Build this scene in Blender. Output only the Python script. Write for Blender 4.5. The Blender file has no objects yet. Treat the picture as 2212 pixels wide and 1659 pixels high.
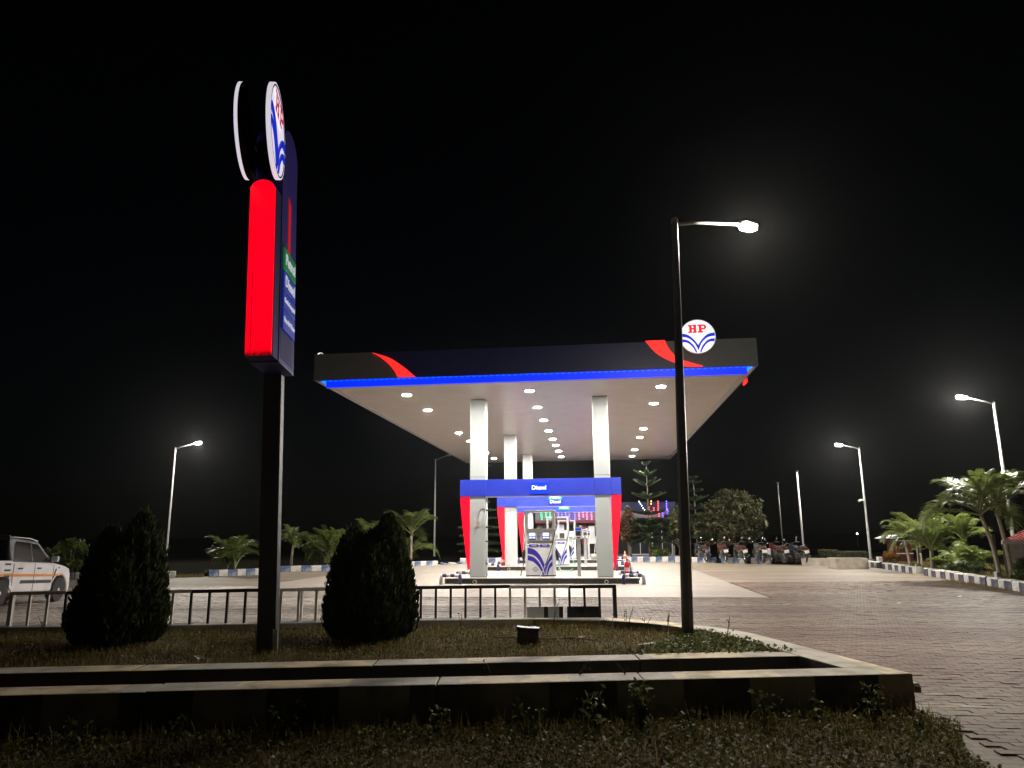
import bpy, math, random
import numpy as np
from mathutils import Matrix, Vector, Euler
random.seed(7); rng = np.random.default_rng(11)
PI = math.pi; R = math.radians
S = bpy.context.scene; COL = S.collection

# ------------------------------------------------------------------ camera, sky, sun, exposure
CAM_H = 1.496
cd = bpy.data.cameras.new('camera'); cam = bpy.data.objects.new('camera', cd); COL.objects.link(cam)
cd.sensor_width = 36; cd.sensor_fit = 'HORIZONTAL'; cd.lens = 36 * 1557.5 / 2212; cd.clip_end = 2000; cd.clip_start = .05
cam.location = (0, 0, CAM_H)
cam.matrix_world = Matrix.Translation((0, 0, CAM_H)) @ Matrix.Rotation(PI / 2 + .2075, 4, 'X') @ Matrix.Rotation(-.0082, 4, 'Z')
S.camera = cam
W = bpy.data.worlds.new('World'); S.world = W; W.use_nodes = True
nt = W.node_tree; nt.nodes.clear()
sk = nt.nodes.new('ShaderNodeTexSky'); sk.sky_type = 'NISHITA'; sk.sun_disc = False
sk.sun_elevation = R(32); sk.sun_rotation = R(200)
bg = nt.nodes.new('ShaderNodeBackground'); bg.inputs[1].default_value = .00022
wo = nt.nodes.new('ShaderNodeOutputWorld'); nt.links.new(sk.outputs[0], bg.inputs[0]); nt.links.new(bg.outputs[0], wo.inputs[0])
sl = bpy.data.lights.new('moonlight', 'SUN'); sl.energy = .003; sl.angle = R(.5); sl.color = (1, .97, .92)
so = bpy.data.objects.new('moonlight', sl); COL.objects.link(so); so.rotation_euler = (R(58), 0, R(20)); so.location = (0, 0, 40)
S.view_settings.view_transform = 'Standard'; S.view_settings.look = 'None'
S.view_settings.exposure = 0; S.view_settings.gamma = 1; S.view_settings.use_curve_mapping = False
cy = S.cycles; cy.use_denoising = True; cy.max_bounces = 6; cy.diffuse_bounces = 3; cy.glossy_bounces = 3; cy.transmission_bounces = 4
cy.transparent_max_bounces = 8; cy.volume_bounces = 0; cy.sample_clamp_indirect = 4; cy.use_light_tree = True
cy.caustics_reflective = False; cy.caustics_refractive = False

# light levels
CANOPY_LAMP = 1800.0; STREET_LAMP = 2500.0; FAR_LAMP = 5000.0
OX, OY, YAW = -5.77, 20.65, -.1163          # canopy front left corner, heading
CA, SA = math.cos(YAW), math.sin(YAW)
def G(u, v, z=0): return Vector((OX + CA * u - SA * v, OY + SA * u + CA * v, z))

# ------------------------------------------------------------------ helpers
class MB:
    def __init__(s): s.v = []; s.f = []; s.m = []
    def add(s, vs, fs, mi=0):
        b = len(s.v); s.v += [tuple(p) for p in vs]
        for f in fs: s.f.append([b + i for i in f]); s.m.append(mi)
        return s
    def box(s, x0, y0, z0, x1, y1, z1, mi=0, M=None):
        p = [(x, y, z) for z in (z0, z1) for y in (y0, y1) for x in (x0, x1)]
        if M is not None: p = [M @ Vector(q) for q in p]
        return s.add(p, [(0, 2, 3, 1), (4, 5, 7, 6), (0, 1, 5, 4), (2, 6, 7, 3), (0, 4, 6, 2), (1, 3, 7, 5)], mi)
    def bar(s, a, b, w, h, mi=0, up=(0, 0, 1)):
        a, b = Vector(a), Vector(b); d = (b - a).normalized(); up = Vector(up)
        if abs(d.dot(up)) > .99: up = Vector((0, 1, 0))
        x = d.cross(up).normalized() * (w / 2); y = x.cross(d).normalized() * (h / 2)
        p = [q + sx * x + sy * y for q in (a, b) for sx, sy in ((-1, -1), (1, -1), (1, 1), (-1, 1))]
        return s.add(p, [(3, 2, 1, 0), (4, 5, 6, 7), (0, 1, 5, 4), (1, 2, 6, 5), (2, 3, 7, 6), (3, 0, 4, 7)], mi)
    def tube(s, pts, r, n=8, mi=0, cap=True):
        pts = [Vector([float(q) for q in p]) for p in pts]; k = len(pts)
        rs = [float(q) for q in r] if hasattr(r, "__len__") else [float(r)] * k
        if not hasattr(mi, '__len__'): mi = [mi] * (k - 1)
        ref = None; rings = []
        for i, p in enumerate(pts):
            d = (pts[min(i + 1, k - 1)] - pts[max(i - 1, 0)]).normalized()
            if ref is None:
                ref = Vector((0, 0, 1)) if abs(d.z) < .9 else Vector((1, 0, 0))
            x = (ref - d * ref.dot(d)).normalized(); y = d.cross(x); ref = x
            rings.append([p + rs[i] * (math.cos(t) * x + math.sin(t) * y) for t in (2 * PI * j / n for j in range(n))])
        b = len(s.v)
        for rg in rings: s.v += [tuple(q) for q in rg]
        for i in range(k - 1):
            for j in range(n):
                j2 = (j + 1) % n
                s.f.append([b + i * n + j, b + i * n + j2, b + (i + 1) * n + j2, b + (i + 1) * n + j]); s.m.append(mi[i])
        if cap:
            s.f.append([b + j for j in range(n)][::-1]); s.m.append(mi[0])
            s.f.append([b + (k - 1) * n + j for j in range(n)]); s.m.append(mi[-1])
        return s
    def lathe(s, prof, n=16, M=None, mi=0):      # prof: (radius, height) about z
        M = M or Matrix.Identity(4); b = len(s.v); k = len(prof)
        for r, z in prof:
            for j in range(n):
                t = 2 * PI * j / n; s.v.append(tuple(M @ Vector((r * math.cos(t), r * math.sin(t), z))))
        for i in range(k - 1):
            for j in range(n):
                j2 = (j + 1) % n
                s.f.append([b + i * n + j, b + i * n + j2, b + (i + 1) * n + j2, b + (i + 1) * n + j]); s.m.append(mi)
        s.f.append([b + j for j in range(n)][::-1]); s.m.append(mi)
        s.f.append([b + (k - 1) * n + j for j in range(n)]); s.m.append(mi)
        return s
    def prism(s, poly, fn, t0, t1, mi=0, mside=None):
        n = len(poly); b = len(s.v)
        for t in (t0, t1):
            for a, c in poly: s.v.append(tuple(fn(a, c, t)))
        s.f.append([b + i for i in range(n)]); s.m.append(mi)
        s.f.append([b + n + i for i in range(n)][::-1]); s.m.append(mi)
        for i in range(n):
            j = (i + 1) % n; s.f.append([b + i, b + n + i, b + n + j, b + j]); s.m.append(mi if mside is None else mside)
        return s
    def mesh(s, name, mats, smooth=False):
        me = bpy.data.meshes.new(name); me.from_pydata(s.v, [], s.f)
        for m in (mats if isinstance(mats, (list, tuple)) else [mats]): me.materials.append(m)
        me.polygons.foreach_set('material_index', s.m)
        if smooth: me.polygons.foreach_set('use_smooth', [True] * len(s.f))
        me.update()
        bm = __import__('bmesh').new(); bm.from_mesh(me); __import__('bmesh').ops.recalc_face_normals(bm, faces=bm.faces); bm.to_mesh(me); bm.free()
        return me
    def build(s, name, mats, parent=None, smooth=False, bevel=0, loc=None, rot=None):
        o = obj(name, s.mesh(name, mats, smooth), parent, loc, rot)
        if bevel:
            m = o.modifiers.new('bevel', 'BEVEL'); m.width = bevel; m.segments = 2; m.limit_method = 'ANGLE'; m.angle_limit = R(40)
        return o
def obj(name, me, parent=None, loc=None, rot=None):
    o = bpy.data.objects.new(name, me); COL.objects.link(o)
    if parent is not None: o.parent = parent
    if loc is not None: o.location = loc
    if rot is not None: o.rotation_euler = rot
    return o
def tag(o, label=None, cat=None, group=None, kind=None):
    if label: o['label'] = label
    if cat: o['category'] = cat
    if group: o['group'] = group
    if kind: o['kind'] = kind
    return o
def thing(name, label, cat, loc=(0, 0, 0), rz=0, group=None, rot=None):
    o = bpy.data.objects.new(name, None); COL.objects.link(o); o.empty_display_size = .2
    o.location = loc; o.rotation_euler = rot if rot else (0, 0, rz)
    return tag(o, label, cat, group)
def copy_tree(o, parent=None):
    c = o.copy(); COL.objects.link(c)
    if parent is not None: c.parent = parent
    for ch in o.children: copy_tree(ch, c)
    return c
def quads(name, V, mat, tint=None, parent=None, smooth=False):      # V (n,k,3) -> one mesh
    n, k = V.shape[:2]; me = bpy.data.meshes.new(name)
    me.vertices.add(n * k); me.vertices.foreach_set('co', V.reshape(-1).astype(np.float32))
    me.loops.add(n * k); me.loops.foreach_set('vertex_index', np.arange(n * k, dtype=np.int32))
    me.polygons.add(n); me.polygons.foreach_set('loop_start', np.arange(0, n * k, k, dtype=np.int32))
    me.polygons.foreach_set('loop_total', np.full(n, k, dtype=np.int32))
    me.update(calc_edges=True)
    if tint is not None:
        a = me.attributes.new('tint', 'FLOAT', 'FACE'); a.data.foreach_set('value', tint.astype(np.float32))
    me.materials.append(mat)
    return me if parent is False else obj(name, me, parent)

# ------------------------------------------------------------------ materials
def mat(name, col, rough=.5, metal=0, spec=.5, var=0, vs=4, bump=0, bs=30, emit=None, es=0, dirt=None, dirt_amt=0, dirt_scale=3, stretch=None, coat=0):
    m = bpy.data.materials.new(name); m.use_nodes = True; nt = m.node_tree; L = nt.links
    p = nt.nodes['Principled BSDF']; c4 = tuple(col) + (1,)
    p.inputs['Base Color'].default_value = c4; p.inputs['Roughness'].default_value = rough
    p.inputs['Metallic'].default_value = metal; p.inputs['Specular IOR Level'].default_value = spec
    if coat: p.inputs['Coat Weight'].default_value = coat; p.inputs['Coat Roughness'].default_value = .08
    if emit is not None:
        p.inputs['Emission Color'].default_value = tuple(emit) + (1,); p.inputs['Emission Strength'].default_value = es
    if var or bump or dirt is not None:
        tc = nt.nodes.new('ShaderNodeTexCoord'); src = tc.outputs['Object']
        if stretch:
            mp = nt.nodes.new('ShaderNodeMapping'); mp.inputs['Scale'].default_value = stretch; L.new(src, mp.inputs[0]); src = mp.outputs[0]
    out = None
    if var:
        n = nt.nodes.new('ShaderNodeTexNoise'); n.inputs['Scale'].default_value = vs; n.inputs['Detail'].default_value = 6; L.new(src, n.inputs['Vector'])
        r = nt.nodes.new('ShaderNodeMapRange'); r.inputs['From Min'].default_value = .3; r.inputs['From Max'].default_value = .7
        r.inputs['To Min'].default_value = 1 - var; r.inputs['To Max'].default_value = 1 + var; L.new(n.outputs['Fac'], r.inputs['Value'])
        mx = nt.nodes.new('ShaderNodeMix'); mx.data_type = 'RGBA'; mx.blend_type = 'MULTIPLY'; mx.inputs['Factor'].default_value = 1
        mx.inputs['A'].default_value = c4; L.new(r.outputs[0], mx.inputs['B']); out = mx.outputs['Result']
    if dirt is not None:
        n = nt.nodes.new('ShaderNodeTexNoise'); n.inputs['Scale'].default_value = dirt_scale; n.inputs['Detail'].default_value = 8; n.inputs['Roughness'].default_value = .65; L.new(src, n.inputs['Vector'])
        r = nt.nodes.new('ShaderNodeMapRange'); r.inputs['From Min'].default_value = .48; r.inputs['From Max'].default_value = .68
        r.inputs['To Max'].default_value = dirt_amt; L.new(n.outputs['Fac'], r.inputs['Value'])
        mx = nt.nodes.new('ShaderNodeMix'); mx.data_type = 'RGBA'; L.new(r.outputs[0], mx.inputs['Factor'])
        if out is not None: L.new(out, mx.inputs['A'])
        else: mx.inputs['A'].default_value = c4
        mx.inputs['B'].default_value = tuple(dirt) + (1,); out = mx.outputs['Result']
    if out is not None: L.new(out, p.inputs['Base Color'])
    if bump:
        n = nt.nodes.new('ShaderNodeTexNoise'); n.inputs['Scale'].default_value = bs; n.inputs['Detail'].default_value = 5; L.new(src, n.inputs['Vector'])
        b = nt.nodes.new('ShaderNodeBump'); b.inputs['Strength'].default_value = bump; b.inputs['Distance'].default_value = .02
        L.new(n.outputs['Fac'], b.inputs['Height']); L.new(b.outputs[0], p.inputs['Normal'])
    return m
def glow(name, col, s, base=None):
    return mat(name, base or tuple(min(1, c * .5) for c in col), .4, emit=col, es=s)
def tintmat(name, stops, rough=.6, trans=.25, spec=.3, noise=0):     # colours picked by the face attribute 'tint'
    m = bpy.data.materials.new(name); m.use_nodes = True; nt = m.node_tree; L = nt.links
    p = nt.nodes['Principled BSDF']; o = nt.nodes['Material Output']
    a = nt.nodes.new('ShaderNodeAttribute'); a.attribute_name = 'tint'; r = nt.nodes.new('ShaderNodeValToRGB')
    e = r.color_ramp.elements
    while len(e) < len(stops): e.new(.5)
    for k, (pos, c) in enumerate(stops): e[k].position = pos; e[k].color = tuple(c) + (1,)
    L.new(a.outputs['Fac'], r.inputs[0]); col = r.outputs[0]
    if noise:
        tc = nt.nodes.new('ShaderNodeTexCoord'); n = nt.nodes.new('ShaderNodeTexNoise'); n.inputs['Scale'].default_value = noise; n.inputs['Detail'].default_value = 6
        L.new(tc.outputs['Object'], n.inputs['Vector'])
        mr = nt.nodes.new('ShaderNodeMapRange'); mr.inputs['From Min'].default_value = .3; mr.inputs['From Max'].default_value = .7; mr.inputs['To Min'].default_value = .65; mr.inputs['To Max'].default_value = 1.3
        L.new(n.outputs['Fac'], mr.inputs['Value']); mx = nt.nodes.new('ShaderNodeMix'); mx.data_type = 'RGBA'; mx.blend_type = 'MULTIPLY'; mx.inputs['Factor'].default_value = 1
        L.new(col, mx.inputs['A']); L.new(mr.outputs[0], mx.inputs['B']); col = mx.outputs['Result']
    if name == 'paver':
        nn = nt.nodes.new('ShaderNodeTexNoise'); nn.inputs['Scale'].default_value = .55; nn.inputs['Detail'].default_value = 9; nn.inputs['Roughness'].default_value = .6
        ge = nt.nodes.new('ShaderNodeNewGeometry'); mp = nt.nodes.new('ShaderNodeMapping'); mp.inputs['Scale'].default_value = (.5, 1.6, 1); L.new(ge.outputs['Position'], mp.inputs[0]); L.new(mp.outputs[0], nn.inputs['Vector'])
        m3 = nt.nodes.new('ShaderNodeMapRange'); m3.inputs['From Min'].default_value = .46; m3.inputs['From Max'].default_value = .66; m3.inputs['To Max'].default_value = .45; L.new(nn.outputs['Fac'], m3.inputs['Value'])
        m4 = nt.nodes.new('ShaderNodeMix'); m4.data_type = 'RGBA'; L.new(m3.outputs[0], m4.inputs['Factor']); L.new(col, m4.inputs['A']); m4.inputs['B'].default_value = (.20, .15, .103, 1); col = m4.outputs['Result']
    L.new(col, p.inputs['Base Color']); p.inputs['Roughness'].default_value = rough; p.inputs['Specular IOR Level'].default_value = spec
    if trans:
        t = nt.nodes.new('ShaderNodeBsdfTranslucent'); L.new(col, t.inputs[0]); ms = nt.nodes.new('ShaderNodeMixShader'); ms.inputs[0].default_value = trans
        L.new(p.outputs[0], ms.inputs[1]); L.new(t.outputs[0], ms.inputs[2]); L.new(ms.outputs[0], o.inputs['Surface'])
    return m
M = {}
M['soffit'] = mat('soffit_white', (.82, .77, .72), .3, spec=.5, var=.05, vs=1.5)
M['panel_white'] = mat('panel_white', (.54, .575, .575), .42, var=.04, vs=2, dirt=(.35, .32, .28), dirt_amt=.12, dirt_scale=2)
M['fascia_grey'] = mat('fascia_grey', (.095, .098, .096), .5, var=.06)
M['fascia_blue'] = mat('fascia_blue', (.006, .009, .075), .4, var=.08)
M['trim_grey'] = mat('trim_grey', (.5, .5, .52), .45, var=.05)
M['swoosh'] = glow('swoosh_red_light', (1, .022, .018), 1.35, (.2, .0, .0))
M['led_blue'] = glow('strip_blue_light', (0, .012, 1), 2.2)
M['led_cyan'] = glow('led_point_light', (0, .13, 1), 3.2)
M['lens'] = glow('downlight_lens', (1, .96, .89), CANOPY_LAMP, (.8, .8, .8))
M['street_lens'] = glow('street_lamp_lens', (1, .93, .78), STREET_LAMP, (.8, .8, .8))
M['far_lens'] = glow('far_street_lamp_lens', (1, .95, .84), FAR_LAMP, (.8, .8, .8))
M['dead_lens'] = mat('unlit_lens', (.5, .5, .48), .2)
M['chrome'] = mat('bright_metal', (.6, .6, .6), .25, 1)
M['galv'] = mat('galvanised_steel', (.52, .52, .50), .42, .35, var=.12, vs=6, dirt=(.2, .18, .15), dirt_amt=.3)
M['dark_steel'] = mat('dark_steel', (.09, .09, .085), .55, .2, var=.15, vs=5)
M['beam_blue'] = mat('portal_blue', (.035, .06, .60), .32, var=.06, vs=3)
M['red_glow'] = glow('portal_red_light', (1, .0, .022), 1.15)
M['sign_blue'] = glow('sign_blue_light', (0, .045, .85), .8)
M['sign_green'] = glow('sign_green_light', (0, .45, .12), .9)
M['sign_white'] = glow('sign_white_light', (1, .97, .95), 1.3)
M['logo_white'] = glow('logo_white_light', (1, .97, 1), 1.0)
M['logo_red'] = glow('logo_red_light', (.9, .008, .012), .95)
M['logo_blue'] = glow('logo_blue_light', (.004, .02, .62), .95)
M['tlogo_white'] = glow('tall_sign_white_light', (.86, .78, .92), .8)
M['tlogo_red'] = glow('tall_sign_letter_red', (.55, .006, .05), .8)
M['tlogo_blue'] = glow('tall_sign_band_blue', (.002, .02, .55), .75)
M['navy_rim'] = mat('navy_rim', (.014, .014, .10), .7, spec=.2)
M['print_white'] = mat('print_white', (.75, .75, .74), .5)
M['print_red'] = mat('print_red', (.6, .06, .05), .5)
M['print_grey'] = mat('print_grey_blue', (.16, .20, .32), .5)
M['print_blue'] = mat('print_blue', (.035, .02, .34), .45, var=.05)
M['pump_white'] = mat('pump_enamel', (.82, .82, .83), .32, var=.04, vs=3, dirt=(.3, .27, .22), dirt_amt=.18, dirt_scale=2.5)
M['pump_metal'] = mat('pump_metal', (.5, .5, .5), .35, .3, var=.1)
M['black_plastic'] = mat('black_plastic', (.018, .018, .02), .45)
M['black_rubber'] = mat('black_rubber', (.02, .02, .02), .6, var=.1)
M['screen'] = glow('pump_screen', (.62, .72, 1), 1.3)
M['screen_bezel'] = mat('screen_bezel', (.02, .015, .13), .35)
M['screen_dark'] = mat('screen_dark', (.05, .05, .05), .2)
M['hose_green'] = mat('hose_green', (.12, .42, .27), .5)
M['hose_grey'] = mat('hose_grey', (.4, .4, .38), .5)
M['granite'] = mat('black_granite', (.035, .036, .037), .22, var=.3, vs=60, dirt=(.1, .095, .085), dirt_amt=.4)
M['island_top'] = mat('island_top', (.6, .55, .5), .35, var=.08)
M['pipe_blue'] = mat('paint_navy', (.03, .03, .16), .4, var=.12, dirt=(.2, .2, .22), dirt_amt=.2)
M['pipe_white'] = mat('paint_white', (.76, .74, .75), .4, var=.08, dirt=(.35, .3, .3), dirt_amt=.25)
M['slab'] = mat('forecourt_concrete', (.32, .275, .228), .55, var=.13, vs=1.1, bump=.15, bs=25, dirt=(.19, .16, .135), dirt_amt=.65, dirt_scale=.8, stretch=(.35, 1.2, 1))
M['joint'] = mat('joint_dark', (.1, .09, .08), .8)
M['kerb_white'] = mat('kerb_white_paint', (.62, .60, .56), .65, var=.12, bump=.25, bs=18, dirt=(.28, .25, .2), dirt_amt=.75, dirt_scale=5)
M['kerb_blue'] = mat('kerb_blue_paint', (.07, .115, .24), .65, var=.2, bump=.25, bs=18, dirt=(.40, .39, .34), dirt_amt=.95, dirt_scale=3.5)
M['kerb_dark'] = mat('kerb_dark_paint', (.06, .06, .10), .65, var=.2, bump=.25, bs=18, dirt=(.2, .18, .17), dirt_amt=.6, dirt_scale=5)
M['concrete'] = mat('old_concrete', (.36, .32, .26), .8, var=.18, vs=3, bump=.4, bs=20, dirt=(.15, .13, .1), dirt_amt=.6, dirt_scale=2.2)
M['kerb_top'] = mat('worn_painted_concrete', (.56, .49, .385), .75, var=.22, vs=2.2, bump=.4, bs=22, dirt=(.22, .20, .18), dirt_amt=.7, dirt_scale=1.7)
M['totem_blue'] = mat('tall_sign_blue', (.03, .022, .20), .6, spec=.2, var=.1)
M['kiosk_red'] = mat('kiosk_red', (.10, .014, .014), .5, var=.2)
M['trench_shade'] = mat('shaded_trench_concrete', (.055, .05, .04), .9, var=.3, vs=3, bump=.4, bs=20)  # inner wall sides: dark colour stands in for the shade down in the trench
M['dark_soil'] = mat('dark_planting_soil', (.007, .006, .004), 1, spec=.02, var=.3, vs=2, bump=.6, bs=14)
M['pole_dark'] = mat('dark_grey_pole', (.15, .15, .145), .35, .3, var=.15, vs=5)
M['earth'] = mat('bare_earth', (.14, .105, .065), .95, var=.3, vs=2, bump=.6, bs=14)
M['far_earth'] = mat('dark_earth', (.016, .014, .010), 1, spec=.02, var=.3, vs=.4)
M['bark'] = mat('bark', (.16, .13, .10), .85, var=.3, vs=8, bump=.5, bs=20)
M['palm_trunk'] = mat('palm_trunk', (.30, .25, .17), .75, var=.25, vs=8, bump=.4, bs=12)
M['asphalt_black'] = mat('black_paint', (.012, .012, .013), .4, var=.2)
M['fence_white'] = mat('fence_white_paint', (.80, .77, .72), .5, var=.12, dirt=(.25, .2, .16), dirt_amt=.4, dirt_scale=6)
M['fence_black'] = mat('fence_black_paint', (.012, .012, .016), .45, var=.2)
M['cone'] = mat('cone_orange', (.75, .09, .03), .45); M['red_paint'] = mat('red_paint', (.55, .02, .025), .35, var=.1)
M['car_white'] = mat('car_white', (.80, .78, .80), .25, var=.04, coat=.6, dirt=(.4, .34, .28), dirt_amt=.3, dirt_scale=2)
M['car_glass'] = mat('car_glass', (.012, .014, .012), .05, spec=.7)
M['orange'] = mat('orange_stripe', (.72, .28, .05), .4); M['tyre'] = mat('tyre', (.025, .024, .023), .8, var=.2, bump=.3)
M['alloy'] = mat('alloy_rim', (.62, .58, .53), .45, .5); M['mud'] = mat('muddy_underbody', (.06, .045, .035), .9, var=.3)
M['rust_red'] = mat('red_roof_sheet', (.36, .045, .045), .45, var=.15); M['wall_cream'] = mat('cream_wall', (.2, .18, .15), .7, var=.1)
M['glass_dark'] = mat('dark_window_glass', (.02, .022, .025), .08, spec=.6)
M['office_fascia'] = mat('office_fascia', (.16, .13, .17), .5, var=.08)
M['office_red'] = mat('office_red_band', (.16, .015, .03), .5)
M['paper'] = mat('paper', (.72, .70, .68), .7, var=.05); M['smudge'] = mat('faded_print', (.66, .52, .49), .7)
M['leaf'] = tintmat('leaf_green', [(0, (.018, .035, .012)), (.5, (.05, .085, .022)), (1, (.12, .15, .045))], .45, .25, .45)
M['leaf_dull'] = tintmat('leaf_dull', [(0, (.03, .036, .016)), (.5, (.075, .08, .034)), (1, (.16, .15, .07))], .6, .2, .25)
M['leaf_brown'] = tintmat('leaf_brownish', [(0, (.05, .025, .015)), (.6, (.12, .06, .035)), (1, (.16, .12, .06))], .6, .2)
M['leaf_light'] = tintmat('leaf_light', [(0, (.05, .08, .02)), (.5, (.11, .17, .035)), (1, (.22, .26, .07))], .45, .3, .5)
M['palm'] = tintmat('palm_leaflet', [(0, (.05, .075, .018)), (.5, (.13, .175, .04)), (1, (.27, .29, .07))], .38, .35, .5)
M['needle'] = tintmat('pine_needle', [(0, (.018, .035, .013)), (.6, (.045, .075, .027)), (1, (.085, .125, .05))], .6, .2)
M['thuja'] = tintmat('thuja_spray', [(0, (.012, .02, .006)), (.6, (.035, .052, .012)), (1, (.10, .12, .026))], .6, .25)
M['grass'] = tintmat('grass_blade', [(0, (.12, .078, .032)), (.4, (.25, .175, .066)), (.7, (.17, .155, .042)), (1, (.42, .31, .15))], .7, .3, .2)
M['weed'] = tintmat('weed_leaf', [(0, (.05, .055, .018)), (.6, (.12, .135, .04)), (1, (.22, .22, .09))], .55, .25, .35)
M['dry'] = tintmat('dry_weed', [(0, (.05, .04, .025)), (1, (.14, .10, .06))], .8, .15)
M['croton'] = tintmat('croton_leaf', [(0, (.1, .12, .02)), (.5, (.26, .13, .02)), (1, (.26, .06, .012))], .45, .25)
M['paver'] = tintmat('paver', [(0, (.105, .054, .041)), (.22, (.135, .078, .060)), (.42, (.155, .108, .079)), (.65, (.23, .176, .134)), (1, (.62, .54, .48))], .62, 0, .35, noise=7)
def tex_wave(name, cols, period, axis, rough=.7):     # painted bands round a wall, along one axis
    m = mat(name, cols[0], rough, bump=.4, bs=20); nt = m.node_tree; L = nt.links; p = nt.nodes['Principled BSDF']
    tc = nt.nodes.new('ShaderNodeTexCoord'); sx = nt.nodes.new('ShaderNodeSeparateXYZ'); L.new(tc.outputs['Object'], sx.inputs[0])
    a = nt.nodes.new('ShaderNodeMath'); a.operation = 'PINGPONG'; a.inputs[1].default_value = period; L.new(sx.outputs[axis], a.inputs[0])
    b = nt.nodes.new('ShaderNodeMath'); b.operation = 'GREATER_THAN'; b.inputs[1].default_value = period / 2; L.new(a.outputs[0], b.inputs[0])
    n = nt.nodes.new('ShaderNodeTexNoise'); n.inputs['Scale'].default_value = 4; n.inputs['Detail'].default_value = 8; L.new(tc.outputs['Object'], n.inputs['Vector'])
    mr = nt.nodes.new('ShaderNodeMapRange'); mr.inputs['From Min'].default_value = .45; mr.inputs['From Max'].default_value = .7; L.new(n.outputs['Fac'], mr.inputs['Value'])
    mx = nt.nodes.new('ShaderNodeMix'); mx.data_type = 'RGBA'; L.new(b.outputs[0], mx.inputs['Factor']); mx.inputs['A'].default_value = cols[0] + (1,); mx.inputs['B'].default_value = cols[1] + (1,)
    m2 = nt.nodes.new('ShaderNodeMix'); m2.data_type = 'RGBA'; L.new(mr.outputs[0], m2.inputs['Factor']); L.new(mx.outputs['Result'], m2.inputs['A']); m2.inputs['B'].default_value = cols[2] + (1,)
    L.new(m2.outputs['Result'], p.inputs['Base Color']); return m
M['wall_bands'] = tex_wave('wall_bands', ((.42, .40, .36), (.07, .07, .09), (.22, .19, .15)), .56, 0)
M['rail_top_bands'] = tex_wave('kerb_bands', ((.50, .46, .38), (.16, .19, .22), (.30, .27, .2)), 1.0, 0)

M['kerb_top'] = tex_wave('worn_band_top', ((.74, .61, .43), (.50, .46, .40), (.33, .28, .21)), .9, 0)
# far paving: block pattern carried by the material
def far_paving():
    m = mat('far_paving', (.2, .16, .13), .65); nt = m.node_tree; L = nt.links; p = nt.nodes['Principled BSDF']
    tc = nt.nodes.new('ShaderNodeTexCoord'); mp = nt.nodes.new('ShaderNodeMapping'); mp.inputs['Rotation'].default_value = (0, 0, -YAW); L.new(tc.outputs['Object'], mp.inputs[0])
    br = nt.nodes.new('ShaderNodeTexBrick'); L.new(mp.outputs[0], br.inputs[0]); br.inputs['Scale'].default_value = 1
    br.inputs['Brick Width'].default_value = .20; br.inputs['Row Height'].default_value = .10; br.inputs['Mortar Size'].default_value = .007
    br.inputs['Color1'].default_value = (.19, .138, .10, 1); br.inputs['Color2'].default_value = (.25, .195, .145, 1); br.inputs['Mortar'].default_value = (.1, .08, .06, 1)
    ms = nt.nodes.new('ShaderNodeMapping'); ms.inputs['Scale'].default_value = (.18, .8, 1); L.new(mp.outputs[0], ms.inputs[0])
    n = nt.nodes.new('ShaderNodeTexNoise'); n.inputs['Scale'].default_value = 1; n.inputs['Detail'].default_value = 7; L.new(ms.outputs[0], n.inputs['Vector'])
    mr = nt.nodes.new('ShaderNodeMapRange'); mr.inputs['From Min'].default_value = .3; mr.inputs['From Max'].default_value = .7; mr.inputs['To Min'].default_value = .6; mr.inputs['To Max'].default_value = 1.35; L.new(n.outputs['Fac'], mr.inputs['Value'])
    mx = nt.nodes.new('ShaderNodeMix'); mx.data_type = 'RGBA'; mx.blend_type = 'MULTIPLY'; mx.inputs['Factor'].default_value = 1; L.new(br.outputs[0], mx.inputs['A']); L.new(mr.outputs[0], mx.inputs['B'])
    n2 = nt.nodes.new('ShaderNodeTexNoise'); n2.inputs['Scale'].default_value = .25; n2.inputs['Detail'].default_value = 6; L.new(ms.outputs[0], n2.inputs['Vector'])
    m3 = nt.nodes.new('ShaderNodeMapRange'); m3.inputs['From Min'].default_value = .45; m3.inputs['From Max'].default_value = .65; m3.inputs['To Max'].default_value = .55; L.new(n2.outputs['Fac'], m3.inputs['Value'])
    m4 = nt.nodes.new('ShaderNodeMix'); m4.data_type = 'RGBA'; L.new(m3.outputs[0], m4.inputs['Factor']); L.new(mx.outputs['Result'], m4.inputs['A']); m4.inputs['B'].default_value = (.27, .225, .15, 1)
    L.new(m4.outputs['Result'], p.inputs['Base Color'])
    b = nt.nodes.new('ShaderNodeBump'); b.inputs['Strength'].default_value = .5; b.inputs['Distance'].default_value = .01; L.new(br.outputs['Fac'], b.inputs['Height']); b.invert = True; L.new(b.outputs[0], p.inputs['Normal'])
    return m
M['far_paving'] = far_paving()

# lettering -----------------------------------------------------------
def text_mesh(body, size, mt, depth=.004, bold=.0):
    c = bpy.data.curves.new('lettering', 'FONT'); c.body = body; c.size = size; c.extrude = depth; c.offset = bold; c.align_x = 'CENTER'; c.align_y = 'CENTER'; c.resolution_u = 3
    o = bpy.data.objects.new('t', c); COL.objects.link(o); dg = bpy.context.evaluated_depsgraph_get()
    me = bpy.data.meshes.new_from_object(o.evaluated_get(dg)); COL.objects.unlink(o); bpy.data.objects.remove(o)
    me.name = 'lettering'; me.materials.clear(); me.materials.append(mt); return me
FRONT = (PI / 2, 0, 0)            # text facing -y
SIDE = (PI / 2, 0, PI / 2)        # text facing +x

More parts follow.
